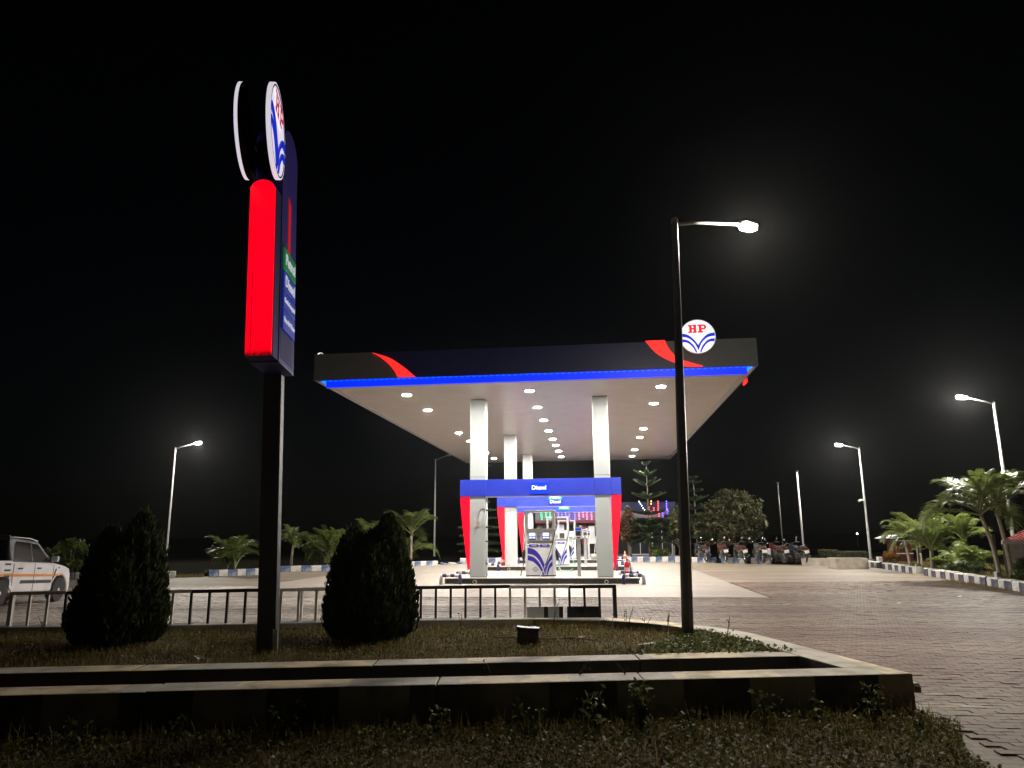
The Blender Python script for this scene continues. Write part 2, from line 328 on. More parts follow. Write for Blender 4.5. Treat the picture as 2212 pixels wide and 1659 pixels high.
def hp_letters(mb, mi=0, fn=None):
    def r(x0, z0, x1, z1): mb.prism([(x0, z0), (x1, z0), (x1, z1), (x0, z1)], fn, 0, 1, mi)
    z0, z1 = .21, .68; t = .1
    for x in (-.44, -.2): r(x, z0 + .001, x + .14, z1 - .001)
    for x in (-.515, -.265): r(x, z0, x + .22, z0 + .085); r(x, z1 - .085, x + .22, z1)
    r(-.31, .41, -.19, .495)
    r(.09, z0 + .001, .23, z1 - .001); r(.02, z0, .30, z0 + .085); r(.02, z1 - .085, .1, z1)
    o = [(.22, z1)] + [(.33 + .17 * math.cos(a), .535 + .145 * math.sin(a)) for a in np.linspace(PI / 2, -PI / 2, 9)] + [(.22, .39)]
    i = [(.22, .475)] + [(.31 + .07 * math.cos(a), .535 + .06 * math.sin(a)) for a in np.linspace(-PI / 2, PI / 2, 7)] + [(.22, .595)]
    mb.prism(o + i, fn, 0, 1, mi)
def smooth_pts(p, n=5):
    p = [Vector((a, b, 0)) for a, b in p]; out = []
    for i in range(len(p) - 1):
        a, b, c, d = p[max(i - 1, 0)], p[i], p[i + 1], p[min(i + 2, len(p) - 1)]
        for k in range(n):
            t = k / n; q = .5 * ((2 * b) + (c - a) * t + (2 * a - 5 * b + 4 * c - d) * t * t + (3 * b - a - 3 * c + d) * t ** 3); out.append((q.x, q.y))
    out.append((p[-1].x, p[-1].y)); return out
def logo_bands(mb, fn, mi=0, grow=1):
    up_o = [(-.965, .2), (-.72, .17), (-.48, .06), (-.2, -.22), (0, -.52)]; up_i = [(-.985, .0), (-.74, -.02), (-.5, -.11), (-.24, -.35), (-.09, -.62), (0, -.86)]
    lo_o = [(-.975, -.15), (-.72, -.17), (-.5, -.28), (-.26, -.54), (-.13, -.8), (-.085, -.97)]; lo_i = [(-.93, -.33), (-.68, -.34), (-.48, -.46), (-.31, -.66), (-.19, -.88), (-.155, -.965)]
    for s in (-1, 1):
        for a, b in ((up_o, up_i), (lo_o, lo_i)):
            A, B = smooth_pts(a), smooth_pts(b)
            mb.prism([(s * x, z) for x, z in A] + [(s * x, z) for x, z in B[::-1]], fn, 0, 1, mi)
def circle(r, n=40, cx=0, cz=0): return [(cx + r * math.cos(2 * PI * k / n), cz + r * math.sin(2 * PI * k / n)) for k in range(n)]
def round_sign(parent, Rr, thick, mats, rim):
    """disc facing local -y, built about the origin; returns nothing, adds parts to parent"""
    w, rd, bl = mats
    face = lambda y0, y1: (lambda a, c, t: (a * Rr, y0 + (y1 - y0) * t, c * Rr))
    MB().prism(circle(.955), face(-thick - .004, -thick * .5), 0, 1).build('face', w, parent)
    ring = MB(); n = 48
    prof = [(.95 * Rr, 0), (Rr, 0), (Rr, -thick), (.95 * Rr, -thick)]
    ring.lathe([(.3 * Rr, 0), (Rr, 0), (Rr, -thick), (.952 * Rr, -thick), (.94 * Rr, -thick * .6)], n, Matrix.Rotation(PI / 2, 4, 'X') @ Matrix.Scale(-1, 4, (0, 0, 1)))
    ring.build('rim', rim, parent, smooth=False)
    b = MB(); logo_bands(b, lambda a, c, t: (a * Rr * .95, -thick - .012 + .009 * t, c * Rr * .95)); b.build('band', bl, parent)
    l = MB(); hp_letters(l, 0, lambda a, c, t: (a * Rr, -thick - .016 + .013 * t, c * Rr)); l.build('lettering', rd, parent)

# ================================================================== THE SETTING
def sheet(name, pts, z, mt, kind='structure'):
    me = bpy.data.meshes.new(name); me.from_pydata([(x, y, z) for x, y in pts], [], [list(range(len(pts)))]); me.materials.append(mt); me.update()
    return tag(obj(name, me), kind=kind)
ground = sheet('ground', [(-900, -60), (900, -60), (900, 1500), (-900, 1500)], -.03, M['far_earth'])
paving = sheet('paving', [(-40, 3), (26, 3), (26, 14), (13.2, 17.5), (14.9, 26.4), (16.7, 35.4), (14.2, 35.8), (9.4, 40.7), (4.9, 41.4), (-3.2, 41.6), (-5.6, 37.8), (-7, 35.2), (-10.5, 33.2), (-10.6, 31.0), (-12.4, 29.8), (-14.5, 28.9), (-24, 27.5), (-40, 27)], -.0, M['far_paving'])
# concrete slab panels round the pumps
slab = sheet('forecourt', [tuple(G(u, v)[:2]) for u, v in ((-2.6, -1.55), (12.08, -1.55), (12.08, 30.3), (-2.6, 30.3))], .012, M['joint'])
us = [-2.6, 1.0, 4.7, 8.4, 12.08]; vs_ = [-1.55, 2.6, 6.8, 11.0, 15.2, 19.4, 23.6, 27.0, 30.3]
for i in range(4):
    for j in range(8):
        b = MB(); a0, a1, b0, b1 = us[i] + .006, us[i + 1] - .006, vs_[j] + .006, vs_[j + 1] - .006
        cu, cv = (a0 + a1) / 2, (b0 + b1) / 2
        b.box(a0 - cu, b0 - cv, -.02, a1 - cu, b1 - cv, .006 + rng.uniform(0, .0015))
        b.build('panel', M['slab'], slab, loc=G(cu, cv, .012), rot=(0, 0, YAW))

# pavers: one by one near the camera, one joined part farther back
def in_poly(x, y, P):
    c = False; n = len(P)
    for i in range(n):
        x1, y1 = P[i]; x2, y2 = P[(i + 1) % n]
        if (y1 > y) != (y2 > y) and x < (x2 - x1) * (y - y1) / (y2 - y1) + x1: c = not c
    return c
PLANTER = [(-30, 3.75), (-4, 5.9), (3.39, 6.48), (2.72, 9.62), (2.1, 10.45), (1.35, 11.0), (.3, 11.25), (-1.4, 11.2), (-3.2, 11.0), (-4.75, 10.8), (-7, 10.72), (-30, 10.6)]
GRASS_EDGE = [(-30, 2), (3.2, 2), (3.05, 5.05), (3.12, 5.4), (3.3, 5.75), (3.5, 6.05), (3.42, 6.5), (-4, 5.93), (-30, 3.8)]
PL, PW = .20, .10
cells = []
for j in range(-150, 70):
    v = j * PW
    for i in range(-80, 160):
        u = i * PL + (PL / 2 if j % 2 else 0)
        if u > -2.6 - PL / 2 and u < 12.08 + PL / 2 and v > -1.55 - PW / 2: continue
        p = G(u, v); x, y = p.x, p.y
        if y < 4.3 or y > 23.5 or abs(x) > .78 * y + 2.2 or x > 12.9 + (y - 19) * .2: continue
        if in_poly(x, y, PLANTER) or in_poly(x, y, GRASS_EDGE): continue
        if y < 6.5 and x < 3.4: continue
        cells.append((x, y, u, v))
def nz(u, v, s): return .5 * math.sin(u * s * 1.3 + 2 * math.sin(v * s * .7)) + .5 * math.sin(v * s * 2.9 + 1.7 * math.sin(u * s * .6 + 1))
def paver_tint(u, v):  # own tone plus painted light: paler leftward and near the canopy, darker at right
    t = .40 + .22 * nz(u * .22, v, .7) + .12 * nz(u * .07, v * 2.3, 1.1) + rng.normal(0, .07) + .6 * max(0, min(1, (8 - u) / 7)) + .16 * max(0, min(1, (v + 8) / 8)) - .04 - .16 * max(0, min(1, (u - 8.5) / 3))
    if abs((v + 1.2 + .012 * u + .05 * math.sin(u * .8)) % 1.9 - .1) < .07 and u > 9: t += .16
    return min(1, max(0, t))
def block(cx, cyy, z, w, l, tilt, ch=.004):
    top = [(-w / 2 + ch, -l / 2 + ch), (w / 2 - ch, -l / 2 + ch), (w / 2 - ch, l / 2 - ch), (-w / 2 + ch, l / 2 - ch)]
    mid = [(-w / 2, -l / 2), (w / 2, -l / 2), (w / 2, l / 2), (-w / 2, l / 2)]
    T = [(cx + a, cyy + b, z + a * tilt[0] + b * tilt[1]) for a, b in top]; Bm = [(cx + a, cyy + b, z - ch + a * tilt[0] + b * tilt[1]) for a, b in mid]; Lw = [(a, b, c - .05) for a, b, c in Bm]
    q = [T]
    for k in range(4):
        k2 = (k + 1) % 4; q.append([Bm[k], Bm[k2], T[k2], T[k]]); q.append([Lw[k], Lw[k2], Bm[k2], Bm[k]])
    return q
cells.sort(key=lambda c: c[1] + .15 * abs(c[0] - 4.2))
variants = []
for k in range(14):
    q = np.array(block(0, 0, 0, PL - .005, PW - .0045, (rng.normal(0, .007), rng.normal(0, .010))))
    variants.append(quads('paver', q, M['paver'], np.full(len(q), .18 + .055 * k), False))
near = cells[:300]; far = cells[300:]
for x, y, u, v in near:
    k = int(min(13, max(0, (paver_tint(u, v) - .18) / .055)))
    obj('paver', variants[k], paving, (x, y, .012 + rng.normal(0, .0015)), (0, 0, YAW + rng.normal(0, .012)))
Q = []; T = []
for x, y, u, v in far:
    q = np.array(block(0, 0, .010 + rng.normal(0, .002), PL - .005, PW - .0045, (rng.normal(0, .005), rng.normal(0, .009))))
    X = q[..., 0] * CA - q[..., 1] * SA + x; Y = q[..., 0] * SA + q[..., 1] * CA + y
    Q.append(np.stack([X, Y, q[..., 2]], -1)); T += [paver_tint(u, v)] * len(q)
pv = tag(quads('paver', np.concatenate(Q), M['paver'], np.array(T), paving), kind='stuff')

# raised verges behind the kerbs
def verge(name, pts, z=.11):
    b = MB(); b.prism(pts, lambda a, c, t: (a, c, -.025 + (z + .025) * t), 0, 1); return tag(b.build(name, M['dark_soil']), kind='structure')
verge('verge', [(12.95, 17.6), (14.95, 26.4), (16.75, 35.0), (17.5, 46), (40, 46), (40, 14), (15, 14)])
verge('verge', [(17.3, 46.5), (16.3, 36.2), (13.9, 37.0), (9.7, 40.6), (5.0, 41.5), (-3.0, 41.7), (-5.8, 37.6), (-7.1, 35.1), (-10.6, 33.2), (-10.8, 31.2), (-12.4, 29.9), (-24, 28.2), (-34, 46.5), (-30, 60), (30, 60)])

# kerbs of painted stones
def kerb(pts, w, h, length, mats, top=None, start=0, jitter=.012, skip=()):
    root = tag(thing('kerb', None, None), kind='structure'); root.empty_display_size = .1
    cum = [0]
    for a, b in zip(pts, pts[1:]): cum.append(cum[-1] + (Vector(b) - Vector(a)).length)
    n = int(cum[-1] / length)
    meshes = []
    for k in range(2):
        b = MB(); ch = .035; l = length - .014
        b.prism([(-w / 2, 0), (w / 2, 0), (w / 2, h - ch), (w / 2 - ch, h), (-w / 2 + ch, h), (-w / 2, h - ch)], lambda a, c, t: (-l / 2 + l * t, a, c), 0, 1)
        me = b.mesh('kerb_stone', [mats[k], top or mats[k]]);
        if top: me.polygons.foreach_set('material_index', [1 if abs(p.normal.z) > .5 else 0 for p in me.polygons])
        meshes.append(me)
    for i in range(n):
        s = (i + .5) * length; k = max(j for j in range(len(cum) - 1) if cum[j] <= s)
        if i in skip: continue
        a, b = Vector(pts[k]), Vector(pts[k + 1]); d = (b - a).normalized(); p = a + d * (s - cum[k])
        obj('kerb_stone', meshes[(i + start) % 2], root, (p.x + rng.normal(0, jitter), p.y + rng.normal(0, jitter), -.01 + rng.normal(0, jitter * .5)), (rng.normal(0, .012), rng.normal(0, .012), math.atan2(d.y, d.x) + rng.normal(0, .015)))
    return root
kw, kb, kd = M['kerb_white'], M['kerb_blue'], M['kerb_dark']
kerb([(16.55, 35.3), (14.72, 26.45), (12.8, 18.4), (12.2, 15.6)], .26, .27, .43, (kw, kd), kw, skip=(8, 19, 20))
kerb([(9.75, 40.35), (11.6, 38.75), (13.3, 37.45)], .24, .30, .33, (kw, kb), skip=(4, 9))
kerb([(-3.0, 41.55), (5.0, 41.35), (9.2, 40.75)], .24, .31, .33, (kw, kb))
kerb([(-24, 27.7), (-14.2, 28.75), (-12.75, 29.25)], .26, .26, .52, (kb, kw), start=1, skip=(9, 10, 11))
kerb([(-12.2, 29.75), (-10.45, 31.05)], .26, .26, .36, (kb, kw))
kerb([(-10.45, 33.25), (-8.4, 34.2), (-6.6, 36.3)], .26, .26, .45, (kb, kw))
kerb([(-5.65, 37.55), (-4.0, 39.0)], .26, .26, .36, (kb, kw))

# ------------------------------------------------------------------ the planter in front
PZ = .3256; SOIL = .205
planter = thing('planter', 'long raised roadside planter with two concrete walls and a grassy bed', 'planter')
def wall_strip(name, outer, inner, z0, z1, mats, parent):
    b = MB(); n = len(outer)
    for (x0, y0), (x1, y1), (x2, y2), (x3, y3) in zip(outer, outer[1:], inner[1:], inner):
        pass
    vs = []
    for (a, c) in zip(outer, inner): vs += [(a[0], a[1], z0), (a[0], a[1], z1), (c[0], c[1], z1), (c[0], c[1], z0)]
    fs = []; ms = []
    for i in range(n - 1):
        for k in range(4):
            k2 = (k + 1) % 4; fs.append((4 * i + k, 4 * i + k2, 4 * i + 4 + k2, 4 * i + 4 + k)); ms.append(1 if k == 1 else 0)
    fs += [(0, 3, 2, 1), (4 * n - 4, 4 * n - 3, 4 * n - 2, 4 * n - 1)]; ms += [0, 0]
    b.v = vs; b.f = [list(f) for f in fs]; b.m = ms
    return b.build(name, mats, parent, bevel=.012)
fd = Vector((.997, .079)); 
def fl(x, off): return (x, 6.5 + (x - 3.37) * .0786 + off)
def wall_run(name, o0, o1, x_end, x_end_in, top, m):
    x = -13.0
    while x < x_end - .5:
        e = x + rng.uniform(1.7, 2.6); last = e > x_end - .9
        if last: e = x_end
        ei = x_end_in if last else e
        a, c = fl(x + .003, o0), fl(e - (0 if last else .003), o0); d, f = fl(ei - (0 if last else .003), o1), fl(x + .003, o1); k = rng.normal(0, .003)
        wall_strip(name, [(a[0], a[1] + k), (c[0], c[1] + k)], [(f[0], f[1] + k), (d[0], d[1] + k)], -.05, top + rng.normal(0, .002), m, planter); x = e
wall_run('front_wall', 0, .33, 3.385, 3.31, PZ, [M['wall_bands'], M['kerb_top']])
wall_run('inner_wall', 1.0, 1.32, 2.79, 2.72, PZ - .002, [M['trench_shade'], M['kerb_top']])
wall_strip('side_wall', [(3.311, 6.833), (3.17, 7.56), (2.87, 9.15), (2.68, 9.62), (2.08, 10.42), (1.33, 10.95)], [(2.93, 6.803), (2.79, 7.5), (2.55, 9.0), (2.40, 9.45), (1.88, 10.16), (1.22, 10.68)], -.05, PZ - .001, [M['wall_bands'], M['kerb_top']], planter)
wall_strip('back_kerb', [(1.325, 10.952), (.3, 11.16), (-1.4, 11.12), (-3.2, 10.92), (-4.75, 10.72), (-7.0, 10.64), (-13, 10.55)], [(1.215, 10.682), (.27, 10.88), (-1.36, 10.82), (-3.18, 10.61), (-4.75, 10.43), (-7.05, 10.38), (-13, 10.3)], -.05, PZ - .003, [M['concrete'], M['rail_top_bands']], planter)
bs = MB(); bs.prism([(-.07, 0), (.07, 0), (.07, .05), (.05, .075), (-.05, .075), (-.07, .05)], lambda a, c, t: (3.385 + .055 * t, 6.47 + a + .1, .17 + c), 0, 1); bs.build('wall_stub', M['concrete'], planter, bevel=.008)
soil_pts = [fl(-13, 1.3), fl(2.75, 1.3), (2.6, 9.0), (2.42, 9.5), (1.9, 10.2), (1.23, 10.72), (.27, 10.92), (-1.36, 10.86), (-3.18, 10.65), (-4.75, 10.47), (-7, 10.42), (-13, 10.35)]
MB().prism(soil_pts, lambda a, c, t: (a, c, -.05 + (SOIL + .05) * t), 0, 1).build('soil_bed', M['earth'], planter)
sheet('trench_floor', [fl(-13, .33), fl(2.95, .33), (2.8, 7.4), fl(-13, 1.0)], -.003, M['dark_soil'])

# scattered vegetation --------------------------------------------------
def blades(n, pts, h, w, spread=.5, zf=None):
    """n grass blades of two quads; pts (n,3) roots"""
    az = rng.uniform(0, 2 * PI, n); lean = rng.normal(0, spread, n); hh = h * rng.uniform(.45, 1.25, n); ww = w * rng.uniform(.6, 1.3, n)
    d = np.stack([np.cos(az), np.sin(az), np.zeros(n)], 1); s = np.stack([-np.sin(az), np.cos(az), np.zeros(n)], 1); up = np.array([0, 0, 1.])
    mid = pts + d * (hh * np.sin(lean) * .4)[:, None] + up * (hh * .55 * np.cos(lean * .7))[:, None]
    tip = pts + d * (hh * np.sin(lean))[:, None] + up * (hh * np.cos(lean))[:, None]
    sw = s * ww[:, None]
    q1 = np.stack([pts - sw / 2, pts + sw / 2, mid + sw * .38, mid - sw * .38], 1); q2 = np.stack([mid - sw * .38, mid + sw * .38, tip + sw * .05, tip - sw * .05], 1)
    return np.concatenate([q1, q2])
def leaves(c, size, tilt=1.0, fold=.25, aspect=.5, nrm=None):
    """diamond leaves at c (n,3); returns (n,4,3)"""
    n = len(c); az = rng.uniform(0, 2 * PI, n); el = rng.normal(0, tilt, n); ro = rng.normal(0, .9, n); s = size * rng.uniform(.55, 1.35, n)
    d = np.stack([np.cos(az) * np.cos(el), np.sin(az) * np.cos(el), np.sin(el)], 1)
    a = np.stack([-np.sin(az), np.cos(az), np.zeros(n)], 1); b = np.cross(d, a); w = a * np.cos(ro)[:, None] + b * np.sin(ro)[:, None]; nn = np.cross(d, w)
    S_ = s[:, None]
    return np.stack([c - d * S_ * .5, c + w * S_ * aspect * .5 + nn * S_ * fold * .3, c + d * S_ * .5, c - w * S_ * aspect * .5 + nn * S_ * fold * .3], 1)
def scatter(poly, n, z=0):
    P = np.array(poly); lo, hi = P.min(0), P.max(0); out = []
    while len(out) < n:
        c = rng.uniform(lo, hi, (n, 2)); out += [q for q in c if in_poly(q[0], q[1], poly)]
    o = np.array(out[:n]); return np.concatenate([o, np.full((n, 1), z)], 1)
def clumpy(p, s=1.7):
    x, y = p[:, 0], p[:, 1]
    return .5 + .25 * np.sin(x * s * 2.1 + 1.3 * np.sin(y * s * 1.7)) + .25 * np.sin(y * s * 3.1 + 1.9 * np.sin(x * s * 1.1 + .5))
bed = [fl(-8.8, 1.28), fl(2.75, 1.28), (2.55, 9.1), (2.38, 9.5), (1.86, 10.2), (1.22, 10.66), (.27, 10.88), (-1.36, 10.82), (-3.18, 10.6), (-4.75, 10.44), (-8.8, 10.38)]
p = scatter(bed, 60000, SOIL); cl = clumpy(p); keep = rng.uniform(0, 1, len(p)) < .35 + .75 * cl; p = p[keep]; cl = cl[keep]
B = blades(len(p), p, .10, .006, .75); t = np.tile(np.clip(.15 + .5 * cl + rng.normal(0, .2, len(p)), 0, 1), 2)
tag(quads('grass', B, M['grass'], t), kind='stuff')
p = scatter(bed, 16000, SOIL); p[:, 2] += rng.uniform(.005, .07, len(p)); cl = clumpy(p, 1.1)
tag(quads('ground_cover', leaves(p, .035, .5), M['weed'], np.clip(cl * .7 + rng.normal(0, .2, len(p)), 0, 1)), kind='stuff')
corner = [fl(1.2, 1.25), fl(2.85, 1.22), (2.6, 8.9), (2.3, 9.5), (1.9, 9.0), (1.5, 8.2)]
p = scatter(corner, 5200, SOIL); p[:, 2] += rng.uniform(.01, .15, len(p))
tag(quads('ground_cover', leaves(p, .05, .6), M['weed'], np.clip(rng.normal(.65, .25, len(p)), 0, 1)), kind='stuff')
front = [(-6.3, 3.4), (3.1, 3.4), (3.03, 5.0), (3.1, 5.35), (3.28, 5.75), (3.46, 6.02), (3.40, 6.45), (-4, 5.88), (-6.3, 5.7)]
p = scatter(front, 42000); cl = clumpy(p, 2.2); p = p[rng.uniform(0, 1, len(p)) < .5 + .6 * cl]; cl = clumpy(p, 2.2); p[:, 2] = rng.uniform(0, .02, len(p))
B = blades(len(p), p, .085, .005, .9); tag(quads('grass', B, M['grass'], np.tile(np.clip(.3 + .4 * cl + rng.normal(0, .2, len(p)), 0, 1), 2)), kind='stuff')
p = scatter(front, 36000); cl = clumpy(p, 2.6); p[:, 2] = rng.uniform(.01, .05, len(p)) + .07 * cl * rng.uniform(0, 1, len(p))
tag(quads('ground_cover', leaves(p, .034, .55, aspect=.62), M['weed'], np.clip(.15 + .55 * cl + rng.normal(0, .22, len(p)), 0, 1)), kind='stuff')
p = scatter(front, 2600); cl = clumpy(p, 1.3); p = p[cl > .58]; tag(quads('tall_grass', blades(len(p), p, .19, .006, .55), M['grass'], np.tile(np.clip(rng.normal(.65, .22, len(p)), 0, 1), 2)), kind='stuff')
p = scatter([(-4, 5.55), (3.3, 5.85), (3.4, 6.4), (-4, 5.86)], 1500); tag(quads('tall_grass', blades(len(p), p, .17, .006, .5), M['grass'], np.tile(np.clip(rng.normal(.6, .22, len(p)), 0, 1), 2)), kind='stuff')
sheet('front_verge', [(-7, 3), (3.1, 3), (3.05, 5.05), (3.12, 5.4), (3.3, 5.75), (3.5, 6.05), (3.42, 6.5), (-4, 5.95), (-7, 5.7)], .003, M['earth'])

def make_weed(name, h, nl, size, mt, spread=.1, stems=3, leaf_aspect=.55):
    b = MB(); C = []
    for s in range(stems):
        a = rng.uniform(0, 2 * PI); r = spread * rng.uniform(.4, 1); hh = h * rng.uniform(.7, 1.05)
        pts = [(0, 0, 0), (r * .35 * math.cos(a), r * .35 * math.sin(a), hh * .45), (r * math.cos(a), r * math.sin(a), hh)]
        b.tube(pts, [.005, .004, .002], 5)
        for k in range(nl // stems):
            q = rng.uniform(.2, 1); C.append((q * r * math.cos(a) + rng.normal(0, size * .55), q * r * math.sin(a) + rng.normal(0, size * .55), q * hh + rng.normal(0, .01)))
    return b, leaves(np.array(C), size, .7, aspect=leaf_aspect), mt
def weed(x, y, z, h, nl, size, label, group, mt='weed', spread=.1, stems=3, cat='weed', asp=.55):
    r = thing('weed', label, cat, (x, y, z), rng.uniform(0, 6), group)
    b, L, m = make_weed('weed', h, nl, size, M[mt], spread, stems, asp)
    b.build('stem', M['dry'] if mt == 'dry' else M['leaf'], r); quads('leaf', L, m, np.clip(rng.normal(.5, .25, len(L)), 0, 1), r).__setitem__('kind', 'stuff')
    return r

# ================================================================== FUEL CANOPY
CW, CD = 12.54, 24.84
canopy = thing('fuel_canopy', 'large flat fuel station canopy on six grey columns with blue light strip', 'canopy', G(0, 0), YAW)
XZ = lambda y0, y1: (lambda a, c, t: (a, y0 + (y1 - y0) * t, c))
b = MB(); b.box(0, 0, 6.0, CW, .16, 6.78); b.build('fascia', M['fascia_blue'], canopy)
b = MB(); b.prism([(-.05, 6.0), (2.75, 6.0), (2.55, 6.3), (2.2, 6.58), (1.72, 6.783), (-.05, 6.783)], XZ(-.006, .0), 0, 1); b.build('end_panel', M['fascia_grey'], canopy)
b = MB(); b.prism([(CW + .05, 6.0), (10.5, 6.0), (10.2, 6.3), (9.95, 6.783), (CW + .05, 6.783)], XZ(-.006, 0), 0, 1); b.build('end_panel', M['fascia_grey'], canopy)
for x0, x1 in ((-.05, 0), (CW, CW + .05)):
    b = MB(); b.box(x0, 0, 6.0, x1, CD, 6.78); b.build('side_fascia', M['fascia_grey'], canopy)
b = MB(); b.box(-.05, CD, 6.0, CW + .05, CD + .1, 6.78); b.build('rear_fascia', M['fascia_blue'], canopy)
b = MB(); b.box(.16, .16, 6.2, CW - .0, CD, 6.3); b.build('roof_deck', M['trim_grey'], canopy)
for x0, x1, y0, y1 in ((0, .16, .16, CD), (CW - .16, CW, .16, CD)):
    b = MB(); b.box(x0, y0, 5.985, x1, y1, 6.03); b.build('edge_trim', M['trim_grey'], canopy)
b = MB(); b.box(.16, .17, 6.03, CW - .16, CD, 6.045); b.build('soffit_backing', M['trim_grey'], canopy)
b = MB(); v = .18
while v < CD - .1:
    e = min(v + .19, CD); b.box(.17, v, 6.0, CW - .17, e, 6.028); v += .2
tag(b.build('soffit_plank', M['soffit'], canopy), kind='stuff')
L1 = smooth_pts([(1.72, 6.76), (2.23, 6.585), (2.62, 6.33), (3.02, 6.0)]); L2 = smooth_pts([(2.5, 6.0), (2.4, 6.18), (2.2, 6.42), (1.9, 6.66), (1.72, 6.755)])
b = MB(); b.prism(L1 + L2, XZ(-.07, -.007), 0, 1); b.build('swoosh', M['swoosh'], canopy)
R1 = smooth_pts([(10.11, 6.8), (10.24, 6.5), (10.52, 6.24), (11.1, 6.03)]); R2 = smooth_pts([(11.1, 6.01), (10.68, 6.03), (10.34, 6.15), (9.89, 6.42), (9.58, 6.8)])
b = MB(); b.prism(R1 + R2, XZ(-.07, -.007), 0, 1); b.build('swoosh', M['swoosh'], canopy)
b = MB(); b.prism([(0, 0), (.5, .0), (.28, .34), (.05, .3)], lambda a, c, t: (CW + .055 + .05 * t, 1.75 + a, 6.0 - .1 + c), 0, 1); b.build('swoosh', M['swoosh'], canopy)
b = MB(); b.prism([(1.72, 0), (2.1, .0), (2.0, .14), (1.75, .1)], lambda a, c, t: (-.12 + .05 * t, a, 6.7 + c), 0, 1); b.build('swoosh', M['swoosh'], canopy)
b = MB(); b.box(.34, .0, 5.78, CW - .26, .05, 5.98); b.build('light_strip', M['led_blue'], canopy)
b = MB(); b.box(.34, .055, 5.77, CW - .26, .16, 5.995); b.build('strip_housing', M['trim_grey'], canopy)
b = MB(); x = .42
while x < CW - .3: b.box(x, -.006, 5.953, x + .09, -.001, 5.966); x += .17
tag(b.build('strip_light_point', M['led_cyan'], canopy), kind='stuff')
for x, s in ((.34, -1), (CW - .26, 1)):
    b = MB(); b.prism([(0, 5.97), (.16 * s, 5.97), (0, 5.86)], XZ(.0, .04), 0, 1); o = b.build('strip_end', M['led_cyan'], canopy, loc=(x + .004 * s, 0, 0))
# columns
cme = None
for vv in (3.73, 12.6, 20.8):
    for uu in (3.95, 8.02):
        if cme is None:
            c0 = MB().box(0, 0, .2, .52, .50, 6.0).build('column', M['panel_white'], canopy, bevel=.03, loc=(uu, vv, 0)); cme = c0
            b = MB(); b.box(-.004, -.004, 3.40, .524, .504, 3.41); jo = b.build('panel_joint', M['joint'], c0)
        else:
            c = c0.copy(); COL.objects.link(c); c.location = (uu, vv, 0); j = jo.copy(); COL.objects.link(j); j.parent = c
# downlights
ring = MB().lathe([(.12, 0), (.175, 0), (.175, -.018), (.16, -.024), (.128, -.018)], 24).mesh('downlight', M['print_white'])
lens = MB().lathe([(.05, -.012), (.127, -.012), (.125, -.024), (.05, -.026)], 20).mesh('lens', M['lens'])
for uu, vl in ((2.08, (2.5, 5.45, 11.4, 14.3, 19.4, 22.4)), (6.07, (2.48, 5.5, 8.48, 11.48, 14.3, 16.75, 19.3, 22.2)), (10.17, (2.45, 5.42, 11.5, 14.38, 19.45, 22.7))):
    for vl_ in vl:
        d = obj('downlight', ring, canopy, (uu, vl_, 6.001)); obj('lens', lens, d)
# round signs on the fascia
def hp_sign(label, loc, rz, Rr=.495, thick=.09, rim='trim_grey'):
    r = thing('round_sign', label, 'sign', loc, rz, None)
    round_sign(r, Rr, thick, (M['logo_white'], M['logo_red'], M['logo_blue']), M[rim])
    b = MB(); b.box(-.12, .0, -.12, .12, .058, .12); b.build('bracket', M['dark_steel'], r)
    if rim != 'trim_grey': MB().prism(circle(Rr * .95, 32), XZ(.001, .006), 0, 1).build('back_plate', M['dark_steel'], r)
    return r
hp_sign('round white lit sign with red letters HP on the canopy front', G(11.0, -.066, 6.84), YAW)
s = hp_sign('round lit sign seen edge-on above the left end of the canopy', G(-.225, 1.0, 6.66), YAW - PI / 2, Rr=.43, thick=.035, rim='logo_white')

# ================================================================== PUMP PORTALS
def portal(v0, signs, label):
    r = thing('pump_portal', label, 'portal', G(0, v0), YAW, 'blue portals joining the canopy columns')
    for a0, a1 in ((3.65, 3.945), (4.475, 8.015), (8.545, 8.85)):
        b = MB(); b.box(a0, .02, 2.80, a1, .49, 3.29); b.build('beam_core', M['trim_grey'], r)
    for a0, a1 in ((3.63, 3.945), (3.951, 4.485), (4.491, 8.01), (8.016, 8.545), (8.551, 8.87)):
        for y0, y1 in ((-.035, -.004), (.504, .535)):
            b = MB(); b.box(a0, y0, 2.765, a1, y1, 3.31); b.build('beam_panel', M['beam_blue'], r, bevel=.006)
    for a0, a1 in ((3.63, 3.648), (8.852, 8.87)):
        b = MB(); b.box(a0, 0, 2.765, a1, .5, 3.31); b.build('beam_panel', M['beam_blue'], r)
    b = MB(); b.box(4.48, -.02, 2.752, 8.015, .52, 2.764); b.build('beam_underside', M['print_white'], r)
    b = MB(); b.box(3.63, -.03, 3.311, 8.87, .53, 3.325); b.box(3.95, .0, 3.326, 4.0, .02, 3.33); b.build('beam_top', M['trim_grey'], r) if False else None
    for s, base in ((1, 3.63), (-1, 8.87)):
        p = smooth_pts([(0, 2.755), (.025, 2.4), (.10, 1.7), (.2, .9), (.255, .45)])
        poly = [(base + s * a, c) for a, c in p] + [(base + s * .31, .45), (base + s * .31, 2.755)]
        b = MB(); b.prism(poly, XZ(.0, .46), 0, 1); b.build('red_side_panel', M['red_glow'], r)
    for (body, key, z0, z1) in signs:
        b = MB(); b.box(5.94, -.075, z0, 6.53, -.036, z1); pl = b.build('sign_plate', M['sign_' + key], r, bevel=.006)
        obj('lettering', text_mesh(body, .19, M['sign_white'], .003, .004), pl, (6.235, -.080, (z0 + z1) / 2), FRONT)
    return r
portal(3.73, [('Diesel', 'blue', 2.82, 3.21)], 'nearest blue portal with red glowing sides and one blue Diesel plate')
